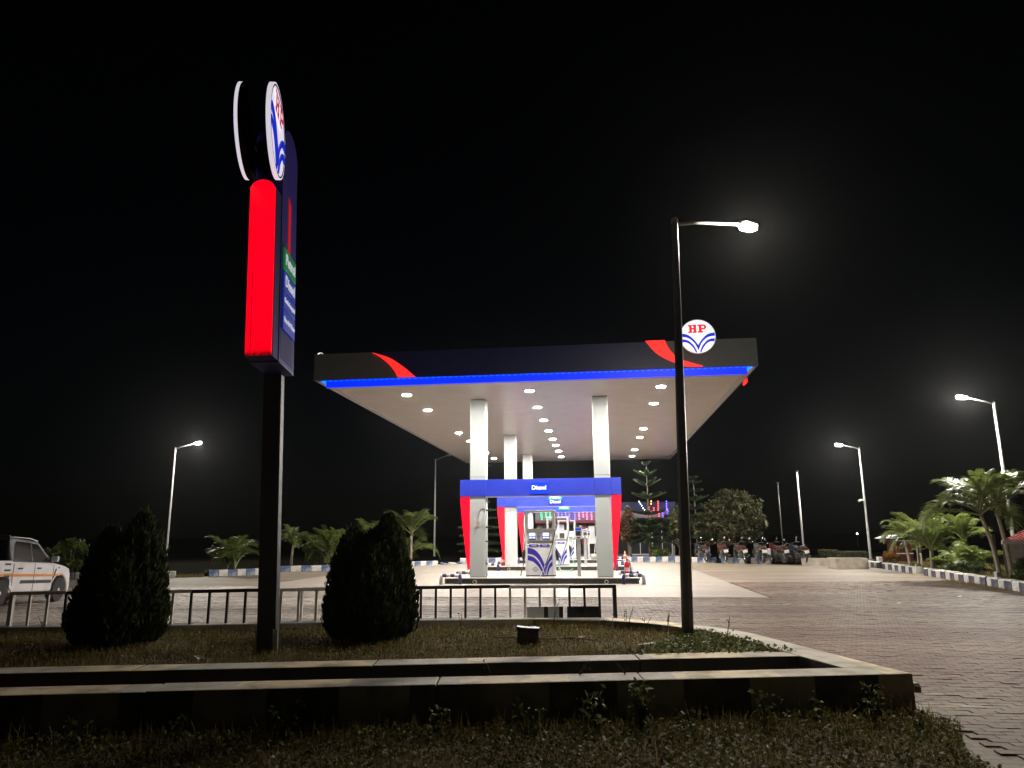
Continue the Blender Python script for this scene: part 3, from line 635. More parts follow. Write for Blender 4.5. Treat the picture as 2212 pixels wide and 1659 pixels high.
portal(12.55, [('Petrol', 'green', 3.055, 3.25), ('Diesel', 'blue', 2.86, 3.05)], 'middle blue portal with stacked green Petrol and blue Diesel plates')
portal(20.75, [('Petrol', 'green', 2.88, 3.14)], 'farthest blue portal with a single green Petrol plate')

# ================================================================== PUMP ISLANDS
tile_me = MB().box(-.297, 0, .006, .297, .02, .168).mesh('tile', M['granite'])
def island(v0, label):
    r = thing('pump_island', label, 'pump island', G(3.2, v0), YAW, 'pump islands with black tiled sides')
    b = MB(); b.box(.021, .021, 0, 6.079, 1.179, .169); b.build('core', M['joint'], r)
    b = MB(); b.box(-.015, -.015, .17, 6.115, 1.215, .2); b.build('top_slab', M['island_top'], r, bevel=.008)
    for k in range(10):
        obj('tile', tile_me, r, (.35 + k * .6, 0, 0)); obj('tile', tile_me, r, (.35 + k * .6, 1.2, 0), (0, 0, PI))
    for k in range(2):
        obj('tile', tile_me, r, (0, .3 + .6 * k, 0), (0, 0, -PI / 2)); obj('tile', tile_me, r, (6.1, .3 + .6 * k, 0), (0, 0, PI / 2))
    for x in (.97, 5.1):
        m = MB(); Mx = Matrix.Translation((x, -.03, .075)) @ Matrix.Rotation(PI / 2, 4, 'X')
        m.lathe([(.045, -.04), (.065, -.04), (.065, .03), (.045, .03), (.043, -.03)], 18, Mx); m.build('vent_pipe', M['galv'], r)
        m = MB(); m.lathe([(.01, 0), (.0445, 0), (.0445, .004), (.01, .004)], 16, Matrix.Translation((x, -.052, .075)) @ Matrix.Rotation(PI / 2, 4, 'X')); m.build('pipe_mouth', M['black_plastic'], r)
    return r
island(3.47, 'nearest pump island with black tiles and two pipe ends'); island(12.3, 'middle pump island carrying the second dispenser'); island(20.6, 'farthest pump island carrying the third dispenser')

# crash hoops at the island corners
def hoop(u, v, rot, flip, label):
    r = thing('crash_hoop', label, 'crash barrier', G(u, v), YAW + rot, 'striped crash hoops at the pump islands')
    w, h, rr = .61, .285, .055; c = .05
    def seg(name, pts, mt): MB().tube(pts, rr, 12).build(name, mt, r, smooth=True)
    A, B_ = ('pipe_blue', 'pipe_white') if flip else ('pipe_white', 'pipe_blue')
    seg('leg', [(0, 0, 0), (0, 0, h - c), (.015, 0, h - .015), (c, 0, h)], M[A]); seg('leg', [(w - c, 0, h), (w - .015, 0, h - .015), (w, 0, h - c), (w, 0, 0)], M[B_ if not flip else 'pipe_white'])
    n = 4; L = (w - 2 * c) / n
    for k in range(n): seg('band', [(c + k * L, 0, h), (c + (k + 1) * L, 0, h)], M['pipe_white' if (k + flip) % 2 else 'pipe_blue'])
    return r
for v0, nm in ((3.6, 'nearest'), (12.4, 'middle'), (20.6, 'farthest')):
    hoop(3.13, v0 - .38, .05, 0, 'striped pipe hoop at the front left corner of the %s island' % nm)
    hoop(8.82, v0 - .42, -.02, 1, 'striped pipe hoop at the front right corner of the %s island' % nm)
    if nm != 'farthest':
        hoop(3.28, v0 + 1.5, 0, 1, 'striped pipe hoop at the rear left corner of the %s island' % nm)
        hoop(8.75, v0 + 1.5, 0, 0, 'striped pipe hoop at the rear right corner of the %s island' % nm)

# ================================================================== DISPENSERS
def dispenser(u, v, label, tone, plates, screens, hose='black_rubber', low='hose_grey'):
    r = thing('fuel_dispenser', label, 'fuel pump', G(u, v, .2), YAW, 'fuel dispensers under the canopy')
    pw = M['pump_white']; F = lambda y: (lambda a, c, t: (a, y - .003 * t, c))
    MB().box(-.48, .01, 0, .48, .49, .04).build('base', M['black_plastic'], r)
    cab = MB().box(-.412, 0, .041, .40, .48, 1.04).build('cabinet', pw, r, bevel=.01)
    MB().box(-.40, .04, 1.041, .385, .44, 1.13).build('recess', M['pump_metal'], r)
    head = MB().box(-.415, -.02, 1.131, .385, .46, 1.50).build('display_head', pw, r, bevel=.008)
    MB().box(-.43, -.03, 1.501, .40, .47, 1.525).build('head_cap', M['print_white'], r, bevel=.005)
    for x0, x1 in ((-.49, -.416), (.404, .49)): MB().box(x0, -.015, .041, x1, .36, 2.06).build('post', M['pump_white'], r, bevel=.018)
    MB().box(-.495, -.02, 2.061, .495, .37, 2.12).build('top_bar', M['print_white'], r, bevel=.018)
    for (x0, on) in ((-.375, screens[0]), (.07, screens[1])):
        bz = MB().box(x0, -.036, 1.165, x0 + .245, -.021, 1.415).build('screen_frame', M['screen_bezel' if on else 'pump_metal'], head, bevel=.004)
        if on:
            MB().box(x0 + .018, -.040, 1.275, x0 + .227, -.037, 1.392).build('screen', M['screen'], head)
            MB().box(x0 + .02, -.040, 1.205, x0 + .115, -.037, 1.25).build('screen', M['screen'], head)
            MB().box(x0 + .13, -.040, 1.205, x0 + .225, -.037, 1.25).build('screen', M['screen'], head)
        else: MB().box(x0 + .02, -.040, 1.185, x0 + .225, -.037, 1.39).build('screen', M['screen_dark'], head)
    kp = MB().box(-.095, -.033, 1.17, .025, -.021, 1.385).build('keypad', M['pump_metal'], head, bevel=.004)
    b = MB()
    for i in range(3):
        for j in range(4): b.box(-.07 + i * .028, -.039, 1.19 + j * .03, -.05 + i * .028, -.034, 1.21 + j * .03)
    b.build('key', M['print_grey'], kp)
    for x0, (txt, key) in zip((-.35, .0), plates):
        pl = MB().prism([(x0, .94), (x0 + .29, .94), (x0 + .315, .978), (x0 + .29, 1.015), (x0, 1.015), (x0 - .025, .978)], XZ(-.012, -.002), 0, 1).build('grade_plate', M['print_blue' if key == 'b' else 'hose_green'], cab)
        obj('lettering', text_mesh(txt, .062, M['print_white'], .001, .001), pl, (x0 + .147, -.014, .978), FRONT)
    # painted V bands
    b = MB(); X = lambda px: (px - 580) / 541; Z = lambda py: (1425 - py) / 550 + .005
    def band(o, i): b.prism([(X(x), Z(z)) for x, z in smooth_pts(o)] + [(X(x), Z(z)) for x, z in smooth_pts(i)[::-1]], F(-.002), 0, 1)
    band([(358, 925), (470, 955), (565, 1045), (630, 1165), (664, 1262)], [(358, 1030), (465, 1058), (555, 1145), (625, 1280), (658, 1400)])
    band([(358, 1060), (455, 1090), (535, 1160), (600, 1265), (643, 1400)], [(358, 1145), (440, 1165), (515, 1225), (580, 1310), (622, 1400)])
    band([(790, 1035), (745, 1095), (695, 1185), (664, 1264)], [(790, 1128), (735, 1185), (690, 1290), (668, 1400)])
    band([(790, 1165), (740, 1213), (708, 1295), (690, 1400)], [(790, 1240), (750, 1282), (722, 1345), (708, 1400)])
    b.build('painted_band', M['print_blue'], cab)
    bd = MB().prism(circle(.1, 32, X(492), Z(1300)), F(-.001), 0, 1).build('badge', M['print_white'], cab)
    l = MB(); hp_letters(l, 0, lambda a, c, t: (X(492) + .1 * a * .9, -.0045 - .003 * t, Z(1300) + .1 * c * .9)); l.build('lettering', M['print_red'], bd)
    l = MB(); logo_bands(l, lambda a, c, t: (X(492) + .095 * a, -.0045 - .002 * t, Z(1300) + .095 * c)); l.build('band', M['print_grey'], bd)
    # nozzles and hoses
    for s in (-1, 1):
        x = s * .55
        hd = MB(); hd.box(x - .05, .06, .62, x + .05, .2, .78); hd.build('nozzle_holder', M['print_white'], r, bevel=.01)
        nz_ = MB(); nz_.tube([(x, .1, .50), (x, .09, .60), (x, .06, .74), (x - s * .02, .05, .84)], [.03, .05, .058, .04], 8); nz_.tube([(x, .05, .7), (x + s * .05, .02, .62), (x + s * .02, .05, .52)], .014, 6)
        nz_.tube([(x - s * .02, .05, .84), (x - s * .06, .1, .90), (x - s * .09, .18, .88)], .016, 6); nz_.build('nozzle', M['black_plastic'], r, smooth=True)
    hm = M[hose]
    p = smooth_pts([(0, 0), (1, 1)], 2)
    def curve(pts, n=6):
        out = []; P = [Vector(q) for q in pts]
        for i in range(len(P) - 1):
            a, b_, c, d = P[max(i - 1, 0)], P[i], P[i + 1], P[min(i + 2, len(P) - 1)]
            for k in range(n):
                t = k / n; out.append(.5 * ((2 * b_) + (c - a) * t + (2 * a - 5 * b_ + 4 * c - d) * t * t + (3 * b_ - a - 3 * c + d) * t ** 3))
        return out + [P[-1]]
    MB().tube(curve([(-.47, .1, 2.09), (-.53, .08, 1.95), (-.56, .06, 1.7), (-.53, .05, 1.4), (-.50, .04, 1.2), (-.51, .0, .95), (-.53, .03, .9)]), .016, 7).build('hose', hm, r, smooth=True)
    MB().tube(curve([(-.55, .1, .5), (-.57, .06, .35), (-.62, -.02, .15), (-.64, -.05, .01)]), .016, 7).build('hose', hm, r, smooth=True)
    MB().tube(curve([(.47, .1, 2.09), (.53, .04, 1.98), (.535, -.02, 1.7), (.47, -.05, 1.3), (.33, -.06, .8), (.16, -.08, .35)]), .016, 7).build('hose', hm, r, smooth=True)
    MB().tube(curve([(.16, -.08, .35), (.05, -.16, .12), (.03, -.52, -.02), (.1, -.66, -.16), (.33, -.72, -.178), (.58, -.66, -.16), (.70, -.5, -.02), (.7, -.2, .12), (.61, .02, .3), (.56, .09, .5)]), .016, 7).build('hose', M[low], r, smooth=True)
    return r
dispenser(6.20, 4.2, 'nearest fuel dispenser with two lit screens and blue V stripes', 0, (('Diesel', 'b'), ('Diesel', 'b')), (1, 1))
d2 = dispenser(6.29, 12.9, 'middle fuel dispenser with a dark screen and a paper notice', 0, (('Petrol', 'g'), ('Diesel', 'b')), (0, 0), 'black_rubber', 'hose_green')
b = MB(); b.box(.03, -.006, .76, .21, -.003, .92); b.build('paper_notice', M['paper'], d2)
dispenser(6.33, 21.1, 'farthest fuel dispenser with one lit screen behind the others', 0, (('Petrol', 'g'), ('Petrol', 'g')), (0, 1), 'black_rubber', 'hose_green')

# payment posts beside the dispensers
def pay_post(u, v, label, lit):
    r = thing('payment_post', label, 'payment terminal', G(u, v, .2), YAW, 'payment terminals on posts')
    MB().box(-.06, 0, 0, .06, .1, 1.2).build('post', M['pump_metal'], r, bevel=.006)
    MB().box(-.09, -.03, 0, .09, .13, .012).build('foot_plate', M['galv'], r)
    hs = MB().box(-.115, -.06, 1.17, .115, .13, 1.53).build('housing', M['pump_white'], r, bevel=.02)
    MB().box(-.08, -.066, 1.28, .08, -.061, 1.43).build('screen', M['screen_dark'], hs)
    MB().box(-.085, -.066, 1.455, .085, -.061, 1.515).build('lit_bar' if lit else 'top_bar', M['sign_blue'] if lit else M['print_grey'], hs)
    MB().box(-.05, -.068, 1.20, .05, -.061, 1.24).build('card_slot', M['black_plastic'], hs)
    MB().box(-.15, -.09, 1.535, .15, .16, 1.555).build('rain_hood', M['print_white'], r, bevel=.006)
    MB().box(.03, .0, 1.556, .12, .08, 1.60).build('antenna_box', M['print_white'], r, bevel=.01)
    return r
pay_post(7.45, 4.2, 'nearest payment terminal on a grey post with a blue lit bar', 1); pay_post(7.5, 12.9, 'middle payment terminal on a cream post', 0); pay_post(7.52, 21.1, 'farthest payment terminal half hidden behind the others', 1)

# notice and camera on the nearest left column
r = thing('paper_notice', 'small white paper notice stuck on the nearest left column', 'notice', G(4.22, 3.722, 1.93), YAW)
MB().box(-.11, -.006, -.15, .11, -.002, .15).build('sheet', M['paper'], r); MB().box(-.09, -.008, -.13, .09, -.0065, .03).build('print', M['smudge'], r)
r = thing('swing_arm', 'pale flat arm hinged on the front of the left column', 'arm', G(4.40, 3.70, 2.40), YAW)
b = MB(); b.prism([(-.04, 0), (.05, -.02), (.0, -.25), (-.08, -.45), (-.14, -.47), (-.16, -.42)], XZ(-.09, -.05), 0, 1); b.build('arm', M['print_white'], r, bevel=.006)
b = MB(); b.box(-.06, -.12, -.03, .08, .02, .06); b.build('hinge', M['trim_grey'], r, bevel=.01)
r = thing('conduit', 'white conduit run up the inner side of the nearest left column', 'pipe', G(4.50, 3.80, .2), YAW)
MB().tube([(0, 0, 0), (0, 0, 2.5)], .018, 8).build('pipe', M['print_white'], r, smooth=True)
for z in (.4, 1.1, 1.55, 2.1): MB().box(-.03, -.03, z, .03, .03, z + .05).build('clip', M['chrome'], r)

def extinguisher(p, label):
    r = thing('fire_extinguisher', label, 'fire extinguisher', p, YAW)
    MB().lathe([(.07, 0), (.085, .02), (.085, .36), (.07, .43), (.03, .47), (.025, .5)], 18).build('cylinder', M['red_paint'], r, smooth=True)
    MB().lathe([(.028, .5), (.03, .54), (.012, .56)], 10).build('valve', M['chrome'], r); MB().bar((-.02, 0, .57), (.1, 0, .6), .02, .012).build('handle', M['black_plastic'], r)
    MB().tube([(.03, 0, .53), (.1, 0, .46), (.11, -.02, .25), (.1, -.03, .1)], .012, 6).build('hose', M['black_rubber'], r)
    b = MB(); b.lathe([(.0865, .16), (.0865, .28)], 18); b.build('paper_label', M['paper'], r)
extinguisher(G(8.97, 4.1, .2), 'red fire extinguisher beside the right column of the nearest island')
extinguisher(G(3.86, 12.75, .2), 'red fire extinguisher beside the left column of the middle island')
def cone(p, label):
    r = thing('traffic_cone', label, 'traffic cone', p, .2)
    MB().box(-.19, -.19, 0, .19, .19, .035).build('base', M['cone'], r, bevel=.02)
    MB().lathe([(.14, .036), (.028, .72)], 20).build('cone_body', M['cone'], r, smooth=True)
    for z0, z1 in ((.26, .34), (.48, .55)):
        k = (.14 - .028) / .684; b = MB(); b.lathe([(.143 - k * (z0 - .036), z0), (.143 - k * (z1 - .036), z1)], 20); b.build('reflective_band', M['print_white'], r, smooth=True)
cone(G(9.35, 16.9, 0), 'orange traffic cone with white bands by the pump islands')
r = thing('mop_bucket', 'pale bucket with mop and broom by the far right column', 'bucket', G(7.78, 20.75, .2), YAW)
MB().lathe([(.13, 0), (.17, .3), (.16, .3), (.12, .02)], 16).build('bucket', M['hose_grey'], r, smooth=True)
MB().bar((.03, 0, .05), (.16, .05, 1.25), .025, .025).build('mop_handle', M['print_white'], r); MB().bar((-.12, -.1, .03), (.14, 0, .5), .02, .02).build('broom_handle', M['palm_trunk'], r)
r = thing('folded_umbrella', 'bundle of pale cloth and cans on the middle island', 'bundle', G(7.15, 13.1, .2), YAW) if False else None

# ================================================================== TALL SIGN
totem = thing('totem_sign', 'tall roadside sign with glowing red front and blue price side', 'sign', (-2.875, 8.62, SOIL - .01), rot=(0, -.035, .07))
MB().box(-.03, -.07, 0, .18, .09, 3.249).build('post', M['dark_steel'], totem, bevel=.006)
for x in (-.055, .16, .2): MB().tube([(x, .02 if x < 0 else -.09, 0), (x, .02 if x < 0 else -.09, .28)], .014, 6).build('conduit', M['galv'], totem)
b = MB(); arc = [(-.66 + .36 - .36 * math.cos(a), 5.95 + .36 * math.sin(a)) for a in np.linspace(0, PI / 2, 8)] + [(.08 - .3 + .3 * math.sin(a), 6.01 + .3 * math.cos(a)) for a in np.linspace(0, PI / 2, 8)]
b.prism([(-.66, 3.25)] + arc + [(.08, 3.25)], lambda a, c, t: (-.03 + .32 * t, a, c), 0, 1); body = b.build('body', M['totem_blue'], totem)
b = MB(); arcx = [(-.02 + .30 * k / 10, 5.28 + .10 * math.sin(PI * k / 10) ** .6) for k in range(11)]
b.prism([(-.02, 3.262)] + arcx + [(.28, 3.262)], lambda a, c, t: (a, -.90 + .238 * t, c), 0, 1); b.build('red_box', M['navy_rim'], totem)
redm = glow('totem_red_light', (1, .0, .012), 1.2); n = redm.node_tree
tc = n.nodes.new('ShaderNodeTexCoord'); sx = n.nodes.new('ShaderNodeSeparateXYZ'); n.links.new(tc.outputs['Object'], sx.inputs[0])
no = n.nodes.new('ShaderNodeTexNoise'); no.inputs['Scale'].default_value = 14; no.inputs['Detail'].default_value = 5; n.links.new(tc.outputs['Object'], no.inputs['Vector'])
a1 = n.nodes.new('ShaderNodeMath'); a1.operation = 'MULTIPLY_ADD'; a1.inputs[1].default_value = -.16; n.links.new(no.outputs['Fac'], a1.inputs[0]); n.links.new(sx.outputs[2], a1.inputs[2])
mr = n.nodes.new('ShaderNodeMapRange'); mr.inputs['From Min'].default_value = 3.185; mr.inputs['From Max'].default_value = 3.25; mr.inputs['To Min'].default_value = .04; mr.inputs['To Max'].default_value = 1.2
n2 = n.nodes.new('ShaderNodeTexNoise'); n2.inputs['Scale'].default_value = 1.6; n.links.new(tc.outputs['Object'], n2.inputs['Vector'])
r2 = n.nodes.new('ShaderNodeMapRange'); r2.inputs['From Min'].default_value = .35; r2.inputs['From Max'].default_value = .65; r2.inputs['To Min'].default_value = .72; r2.inputs['To Max'].default_value = 1.15; n.links.new(n2.outputs['Fac'], r2.inputs['Value'])
mm = n.nodes.new('ShaderNodeMath'); mm.operation = 'MULTIPLY'; n.links.new(mr.outputs[0], mm.inputs[0]); n.links.new(r2.outputs[0], mm.inputs[1])
n.links.new(a1.outputs[0], mr.inputs['Value']); n.links.new(mm.outputs[0], n.nodes['Principled BSDF'].inputs['Emission Strength'])
b = MB(); b.prism([(-.012, 3.268)] + [(-.012 + .284 * k / 10, 5.27 + .10 * math.sin(PI * k / 10) ** .6) for k in range(11)] + [(.272, 3.268)], lambda a, c, t: (a, -.925 + .024 * t, c), 0, 1); b.build('red_front', redm, totem)
MB().box(.042, -.9275, 3.27, .047, -.9255, 4.25).build('seam', mat('seam_dark_red', (.12, .0, .005), .6), totem)
b = MB(); b.box(.291, -.66, 3.252, .294, .075, 3.256); b.build('lower_edge', M['chrome'], totem)
YZ = lambda x0, x1: (lambda a, c, t: (x0 + (x1 - x0) * t, a, c))
b = MB(); b.prism([(-.62, 3.32), (.0, 3.32), (.0, 4.72), (-.62, 4.72)], YZ(.2905, .2935), 0, 1); b.build('price_frame', M['navy_rim'], totem)
b = MB(); b.prism([(-.36, 4.72), (-.24, 4.68), (-.24, 5.36), (-.36, 5.42)], YZ(.2905, .297), 0, 1); b.build('red_indicator', glow('dim_red_display', (.42, .004, .006), .8), totem)
pg = glow('dim_green_panel', (.005, .16, .05), .6); pbx = glow('dim_blue_panel', (.004, .02, .24), .7); ptx = glow('dim_white_letters', (.55, .55, .62), .75)
for txt, z0, z1, mt, size in (('Petrol', 4.40, 4.67, pg, .19), ('Diesel', 4.15, 4.38, pbx, .19), ('Cards Accepted', 3.93, 4.13, pbx, .078), ('Free Air Water', 3.67, 3.91, pbx, .083)):
    o = MB().prism([(-.6, z0), (-.02, z0), (-.02, z1), (-.6, z1)], YZ(.294, .318), 0, 1).build('price_panel', mt, totem, bevel=.004)
    obj('lettering', text_mesh(txt, size, ptx, .003, .003), o, (.321, -.31, (z0 + z1) / 2), SIDE)
def totem_disc(x, rz, label):
    r = obj('round_panel', None, totem, (x, -1.17, 5.83), (0, 0, rz)); r.empty_display_size = .2
    th = .05 if x > .1 else .034; tm = (M['tlogo_white'], M['tlogo_red'], M['tlogo_blue']); Rr = .53
    face = lambda y0, y1: (lambda a, c, t: (a * Rr, y0 + (y1 - y0) * t, c * Rr))
    MB().prism(circle(.97), face(-th * .9, -th * .2), 0, 1).build('face', tm[0], r)
    MB().lathe([(.3 * Rr, .004), (1.0 * Rr, .004)], 56, Matrix.Rotation(PI / 2, 4, 'X') @ Matrix.Scale(-1, 4, (0, 0, 1))).build('back_plate', M['matt_black'], r)
    MB().lathe([(.97 * Rr, 0), (Rr, 0), (Rr, -th), (.965 * Rr, -th), (.965 * Rr, -th * .7)], 56, Matrix.Rotation(PI / 2, 4, 'X') @ Matrix.Scale(-1, 4, (0, 0, 1))).build('rim', M['sign_rim'], r)
    o = circle(.965, 48); i = circle(.93, 48)
    b = MB()
    for k in range(48):
        k2 = (k + 1) % 48; b.prism([o[k], o[k2], i[k2], i[k]], face(-th * .9 - .006, -th * .9 - .0005), 0, 1)
    b.build('ring', M['navy_rim'], r)
    b = MB(); logo_bands(b, lambda a, c, t: (a * Rr * .93, -th * .9 - .014 + .0135 * t, c * Rr * .93)); b.build('band', tm[2], r)
    l = MB(); hp_letters(l, 0, lambda a, c, t: (a * Rr * 1.05, -th * .9 - .016 + .0155 * t, c * Rr * 1.05)); lm = l.mesh('lettering', [tm[1], M['sign_rim']]); lm.polygons.foreach_set('material_index', [0 if abs(p.normal.y) > .7 else 1 for p in lm.polygons]); obj('lettering', lm, r)
    return r
M['matt_black'] = mat('matt_black', (.008, .008, .008), 1, spec=.1); M['sign_rim'] = glow('sign_rim_light', (.80, .74, .84), .8, (.7, .7, .7))
totem_disc(.30, PI / 2 + .09, ''); totem_disc(.0, -PI / 2 + .09, '')
for x in (-.03, .29):
    for z in (5.5, 5.9): MB().bar((x + (.0 if x < 0 else .0), -.9, z), (x, -.62, z), .02, .02).build('disc_bracket', M['dark_steel'], totem)

# ================================================================== STREET LAMPS AND POLES
def street_lamp(base, h, arm, label, lit=2, r0=.075, pm='galv', lean=0, extra=False, z0=0):
    """arm: vector from the pole top to the lamp head"""
    r = thing('street_lamp', label, 'street lamp', (base[0], base[1], z0), rot=(0, lean, 0), group='street lamps round the forecourt')
    MB().tube([(0, 0, 0), (0, 0, h * .5), (0, 0, h)], [r0, r0 * .82, r0 * .58], 8).build('pole', M[pm], r)
    MB().box(-.16, -.16, 0, .16, .16, .02).build('base_plate', M['galv'], r)
    MB().lathe([(r0 * .66, h - .03), (r0 * .66, h + .03), (r0 * .3, h + .06)], 10).build('pole_cap', M['galv'], r)
    a = Vector(arm); d = a.normalized(); e = Vector((0, 0, h - .04)) + a
    MB().tube([(0, 0, h - .04), Vector((0, 0, h - .04)) + a * .25 + Vector((0, 0, .03)), e - d * .15], [.03, .027, .024], 8).build('arm', M['galv'], r, smooth=True)
    hx = Vector((a.x, a.y, a.z * .6)).normalized(); hy = Vector((0, 0, 1)).cross(hx).normalized(); hz = hx.cross(hy)
    Mx = Matrix(((hx.x, hy.x, hz.x, e.x), (hx.y, hy.y, hz.y, e.y), (hx.z, hy.z, hz.z, e.z), (0, 0, 0, 1))) @ Matrix.Scale(.67 if lit == 1 else .70, 4)
    b = MB(); b.prism([(-.30, -.05), (-.28, .05), (.05, .13), (.28, .12), (.34, .0), (.28, -.12), (.05, -.13), (-.28, -.06)], lambda x, y, t: Mx @ Vector((x, y, -.012 + .075 * t)), 0, 1)
    hd = b.build('lamp_head', M['galv'], r, bevel=.01)
    b = MB(); b.prism([(-.16, -.118), (-.16, .118), (.27, .116), (.335, 0), (.27, -.116)], lambda x, y, t: Mx @ Vector((.1 + (x - .1) * (1 - .15 * t), y * (1 - .2 * t), -.013 - .10 * t)), 0, 1); b.build('lens', (M['street_lens'] if lit == 1 else M['far_lens']) if lit else M['dead_lens'], hd)
    if extra:
        b = MB(); b.box(-.22, -.08, h * .52, -.07, .08, h * .52 + .1); b.tube([(-.2, 0, h * .52 + .05), (-.36, -.08, h * .52 - .01)], .06, 8); b.build('security_camera', M['print_white'], r)
    return r
street_lamp((2.09, 9.11), 5.45, (1.38, 1.20, .56), 'nearest street lamp on a dark pole in the planter', 1, pm='pole_dark', lean=.024, z0=SOIL - .01)
street_lamp((-19.7, 42), 6.65, (1.5, -.55, .3), 'lit street lamp on the far left with its arm to the right')
street_lamp((-5.66, 53), 7.0, (1.0, -.4, .35), 'unlit street lamp just left of the canopy', lit=False)
street_lamp((19.07, 39.6), 5.95, (-1.25, -.4, .22), 'lit street lamp with a small camera on its pole', extra=True, z0=.1)
street_lamp((17.62, 26.0), 6.0, (-1.3, -.3, .24), 'lit street lamp rising from the palms on the right', z0=.1)
for (x, y, h, lab) in ((14.8, 40.6, 4.15, 'thin dim flagpole, left of the two behind the motorcycles'), (15.85, 40.4, 4.75, 'brightly lit bare white flagpole, right of the two')):
    r = thing('flagpole', lab, 'flagpole', (x, y, .1), group='bare flagpoles')
    MB().tube([(0, 0, 0), (0, 0, h)], [.055, .045] if h > 4.5 else [.035, .028], 10).build('pole', M['pipe_white'] if h > 4.5 else M['pole_dark'], r, smooth=True); MB().lathe([(.07, h), (.11, h + .02), (.11, h + .05), (.03, h + .06)], 12).build('cap', M['dark_steel'], r)
    MB().lathe([(.09, 0), (.09, .25), (.06, .3)], 10).build('socket', M['dark_steel'], r)
r = thing('distant_lamp', 'tiny white lamp far off in the dark', 'lamp', (42, 90, 0))
MB().tube([(0, 0, 0), (0, 0, 1.3)], .05, 6).build('pole', M['dark_steel'], r); MB().lathe([(.02, 1.3), (.09, 1.36), (.09, 1.44), (.02, 1.5)], 10).build('globe', glow('distant_globe', (.95, .95, 1), 12), r)

# ================================================================== FENCE ON THE BACK KERB
def fence(posts, zr, colours, label, endpost=True, z0=PZ - .004):
    r = thing('railing', label, 'railing', (posts[0][0], posts[0][1], z0)); o = Vector((posts[0][0], posts[0][1], 0)); H = zr - z0
    P = [Vector((x, y, 0)) - o for x, y in posts]
    for i, p in enumerate(P):
        w = .055 if i in (0, len(P) - 1) else .032
        b = MB(); b.box(p.x - w / 2, p.y - w / 2, 0, p.x + w / 2, p.y + w / 2, H - .048); b.build('post', M['fence_' + colours[i]], r)
    i = 0
    while i < len(P) - 1:
        j = i
        while j < len(P) - 1 and colours[j] == colours[i]: j += 1
        a, c = P[i] + Vector((-.0275 if i == 0 else 0, 0, 0)), P[j] + Vector((.0275 if j == len(P) - 1 else -.003, 0, 0))
        b = MB(); b.bar((a.x, a.y, H - .03), (c.x, c.y, H - .0235), .04, .047); b.build('rail', M['fence_' + colours[i]], r, bevel=.004); i = j
    return r
def lerp_pts(pts, n):
    cum = [0]
    for a, b in zip(pts, pts[1:]): cum.append(cum[-1] + (Vector(b) - Vector(a)).length)
    out = []
    for i in range(n):
        s = cum[-1] * i / (n - 1); k = max(j for j in range(len(pts) - 1) if cum[j] <= s + 1e-9); a, b = Vector(pts[k]), Vector(pts[k + 1]); f = (s - cum[k]) / max(1e-9, cum[k + 1] - cum[k]); p = a + (b - a) * f; out.append((p.x, p.y))
    return out
pa = lerp_pts([(-7.03, 10.50), (-4.8, 10.57), (-3.3, 10.72), (-2.1, 10.88)], 21)
ca = ['white'] * 3 + ['black'] * 4 + ['white'] * 3 + ['black'] * 4 + ['white'] * 4 + ['black'] * 3
fence(pa, .79, ca, 'longer black and white railing running left behind the tall sign')
pb = lerp_pts([(-3.12, 11.0), (-1.4, 11.06), (.3, 11.08), (1.47, 10.93)], 22)
cb = ['white'] * 4 + ['black'] * 4 + ['black'] * 6 + ['white'] * 4 + ['black'] * 4
fr = fence(pb, .785, cb, 'shorter black and white railing in front of the pumps')
for (x0, x1, key) in ((.19, .44, 'white'), (.441, .50, 'black'), (.501, .66, 'white'), (.661, .72, 'black'), (.78, 1.26, 'black')):
    b = MB(); b.box(x0 + 3.12, -.005, .0, x1 + 3.12, .022, .155); b.build('board', M['fence_' + key] if key == 'black' else M['trim_grey'], fr)

# ================================================================== SMALL THINGS IN THE PLANTER
r = thing('floodlight_box', 'dark boxy floodlight standing on the planter grass', 'floodlight', (.17, 8.98, SOIL - .01), -.1)
MB().box(-.125, -.07, .035, .125, .07, .215).build('housing', M['black_plastic'], r, bevel=.012)
MB().box(-.108, -.078, .05, .108, -.071, .2).build('glass_front', M['glass_dark'], r)
for x in (-.13, .13): MB().box(x - .006, -.02, 0, x + .006, .02, .13).build('bracket', M['dark_steel'], r)
MB().prism([(-.13, .21), (.13, .20), (.135, .232), (-.02, .238), (-.135, .25)], XZ(-.08, .08), 0, 1).build('lid', M['black_plastic'], r)
r = thing('fallen_branch', 'dry stick lying in the planter grass behind the floodlight', 'branch', (-.25, 9.55, SOIL + .02), -.08)
MB().tube([(0, 0, .02), (.35, -.02, .03), (.7, -.10, .02), (1.0, -.12, .035), (1.25, -.2, .02)], [.012, .017, .016, .014, .008], 6).build('stick', M['bark'], r)
MB().tube([(.7, -.1, .02), (.8, .02, .09)], [.009, .004], 5).build('twig', M['bark'], r)
for k, (x, y, w, lab) in enumerate(((-3.30, 8.1, .14, 'crumpled pale wrapper on the grass left of the tall sign'), (.78, 9.4, .12, 'pale scrap of litter on the grass right of the floodlight'), (1.53, 8.85, .14, 'flat pale scrap of paper beside the dark lamp pole'))):
    V = rng.normal(0, 1, (7, 3)) * np.array([w * .45, w * .3, .018]) + np.array([0, 0, .03]); b = MB(); b.v = [tuple(q) for q in V]; b.f = [[0, 1, 2], [0, 2, 3], [2, 4, 3], [3, 5, 6], [1, 2, 4]]; b.m = [0] * 5
    tag(b.build('litter', M['paper'], loc=(x, y, SOIL + .02)), lab, 'litter')
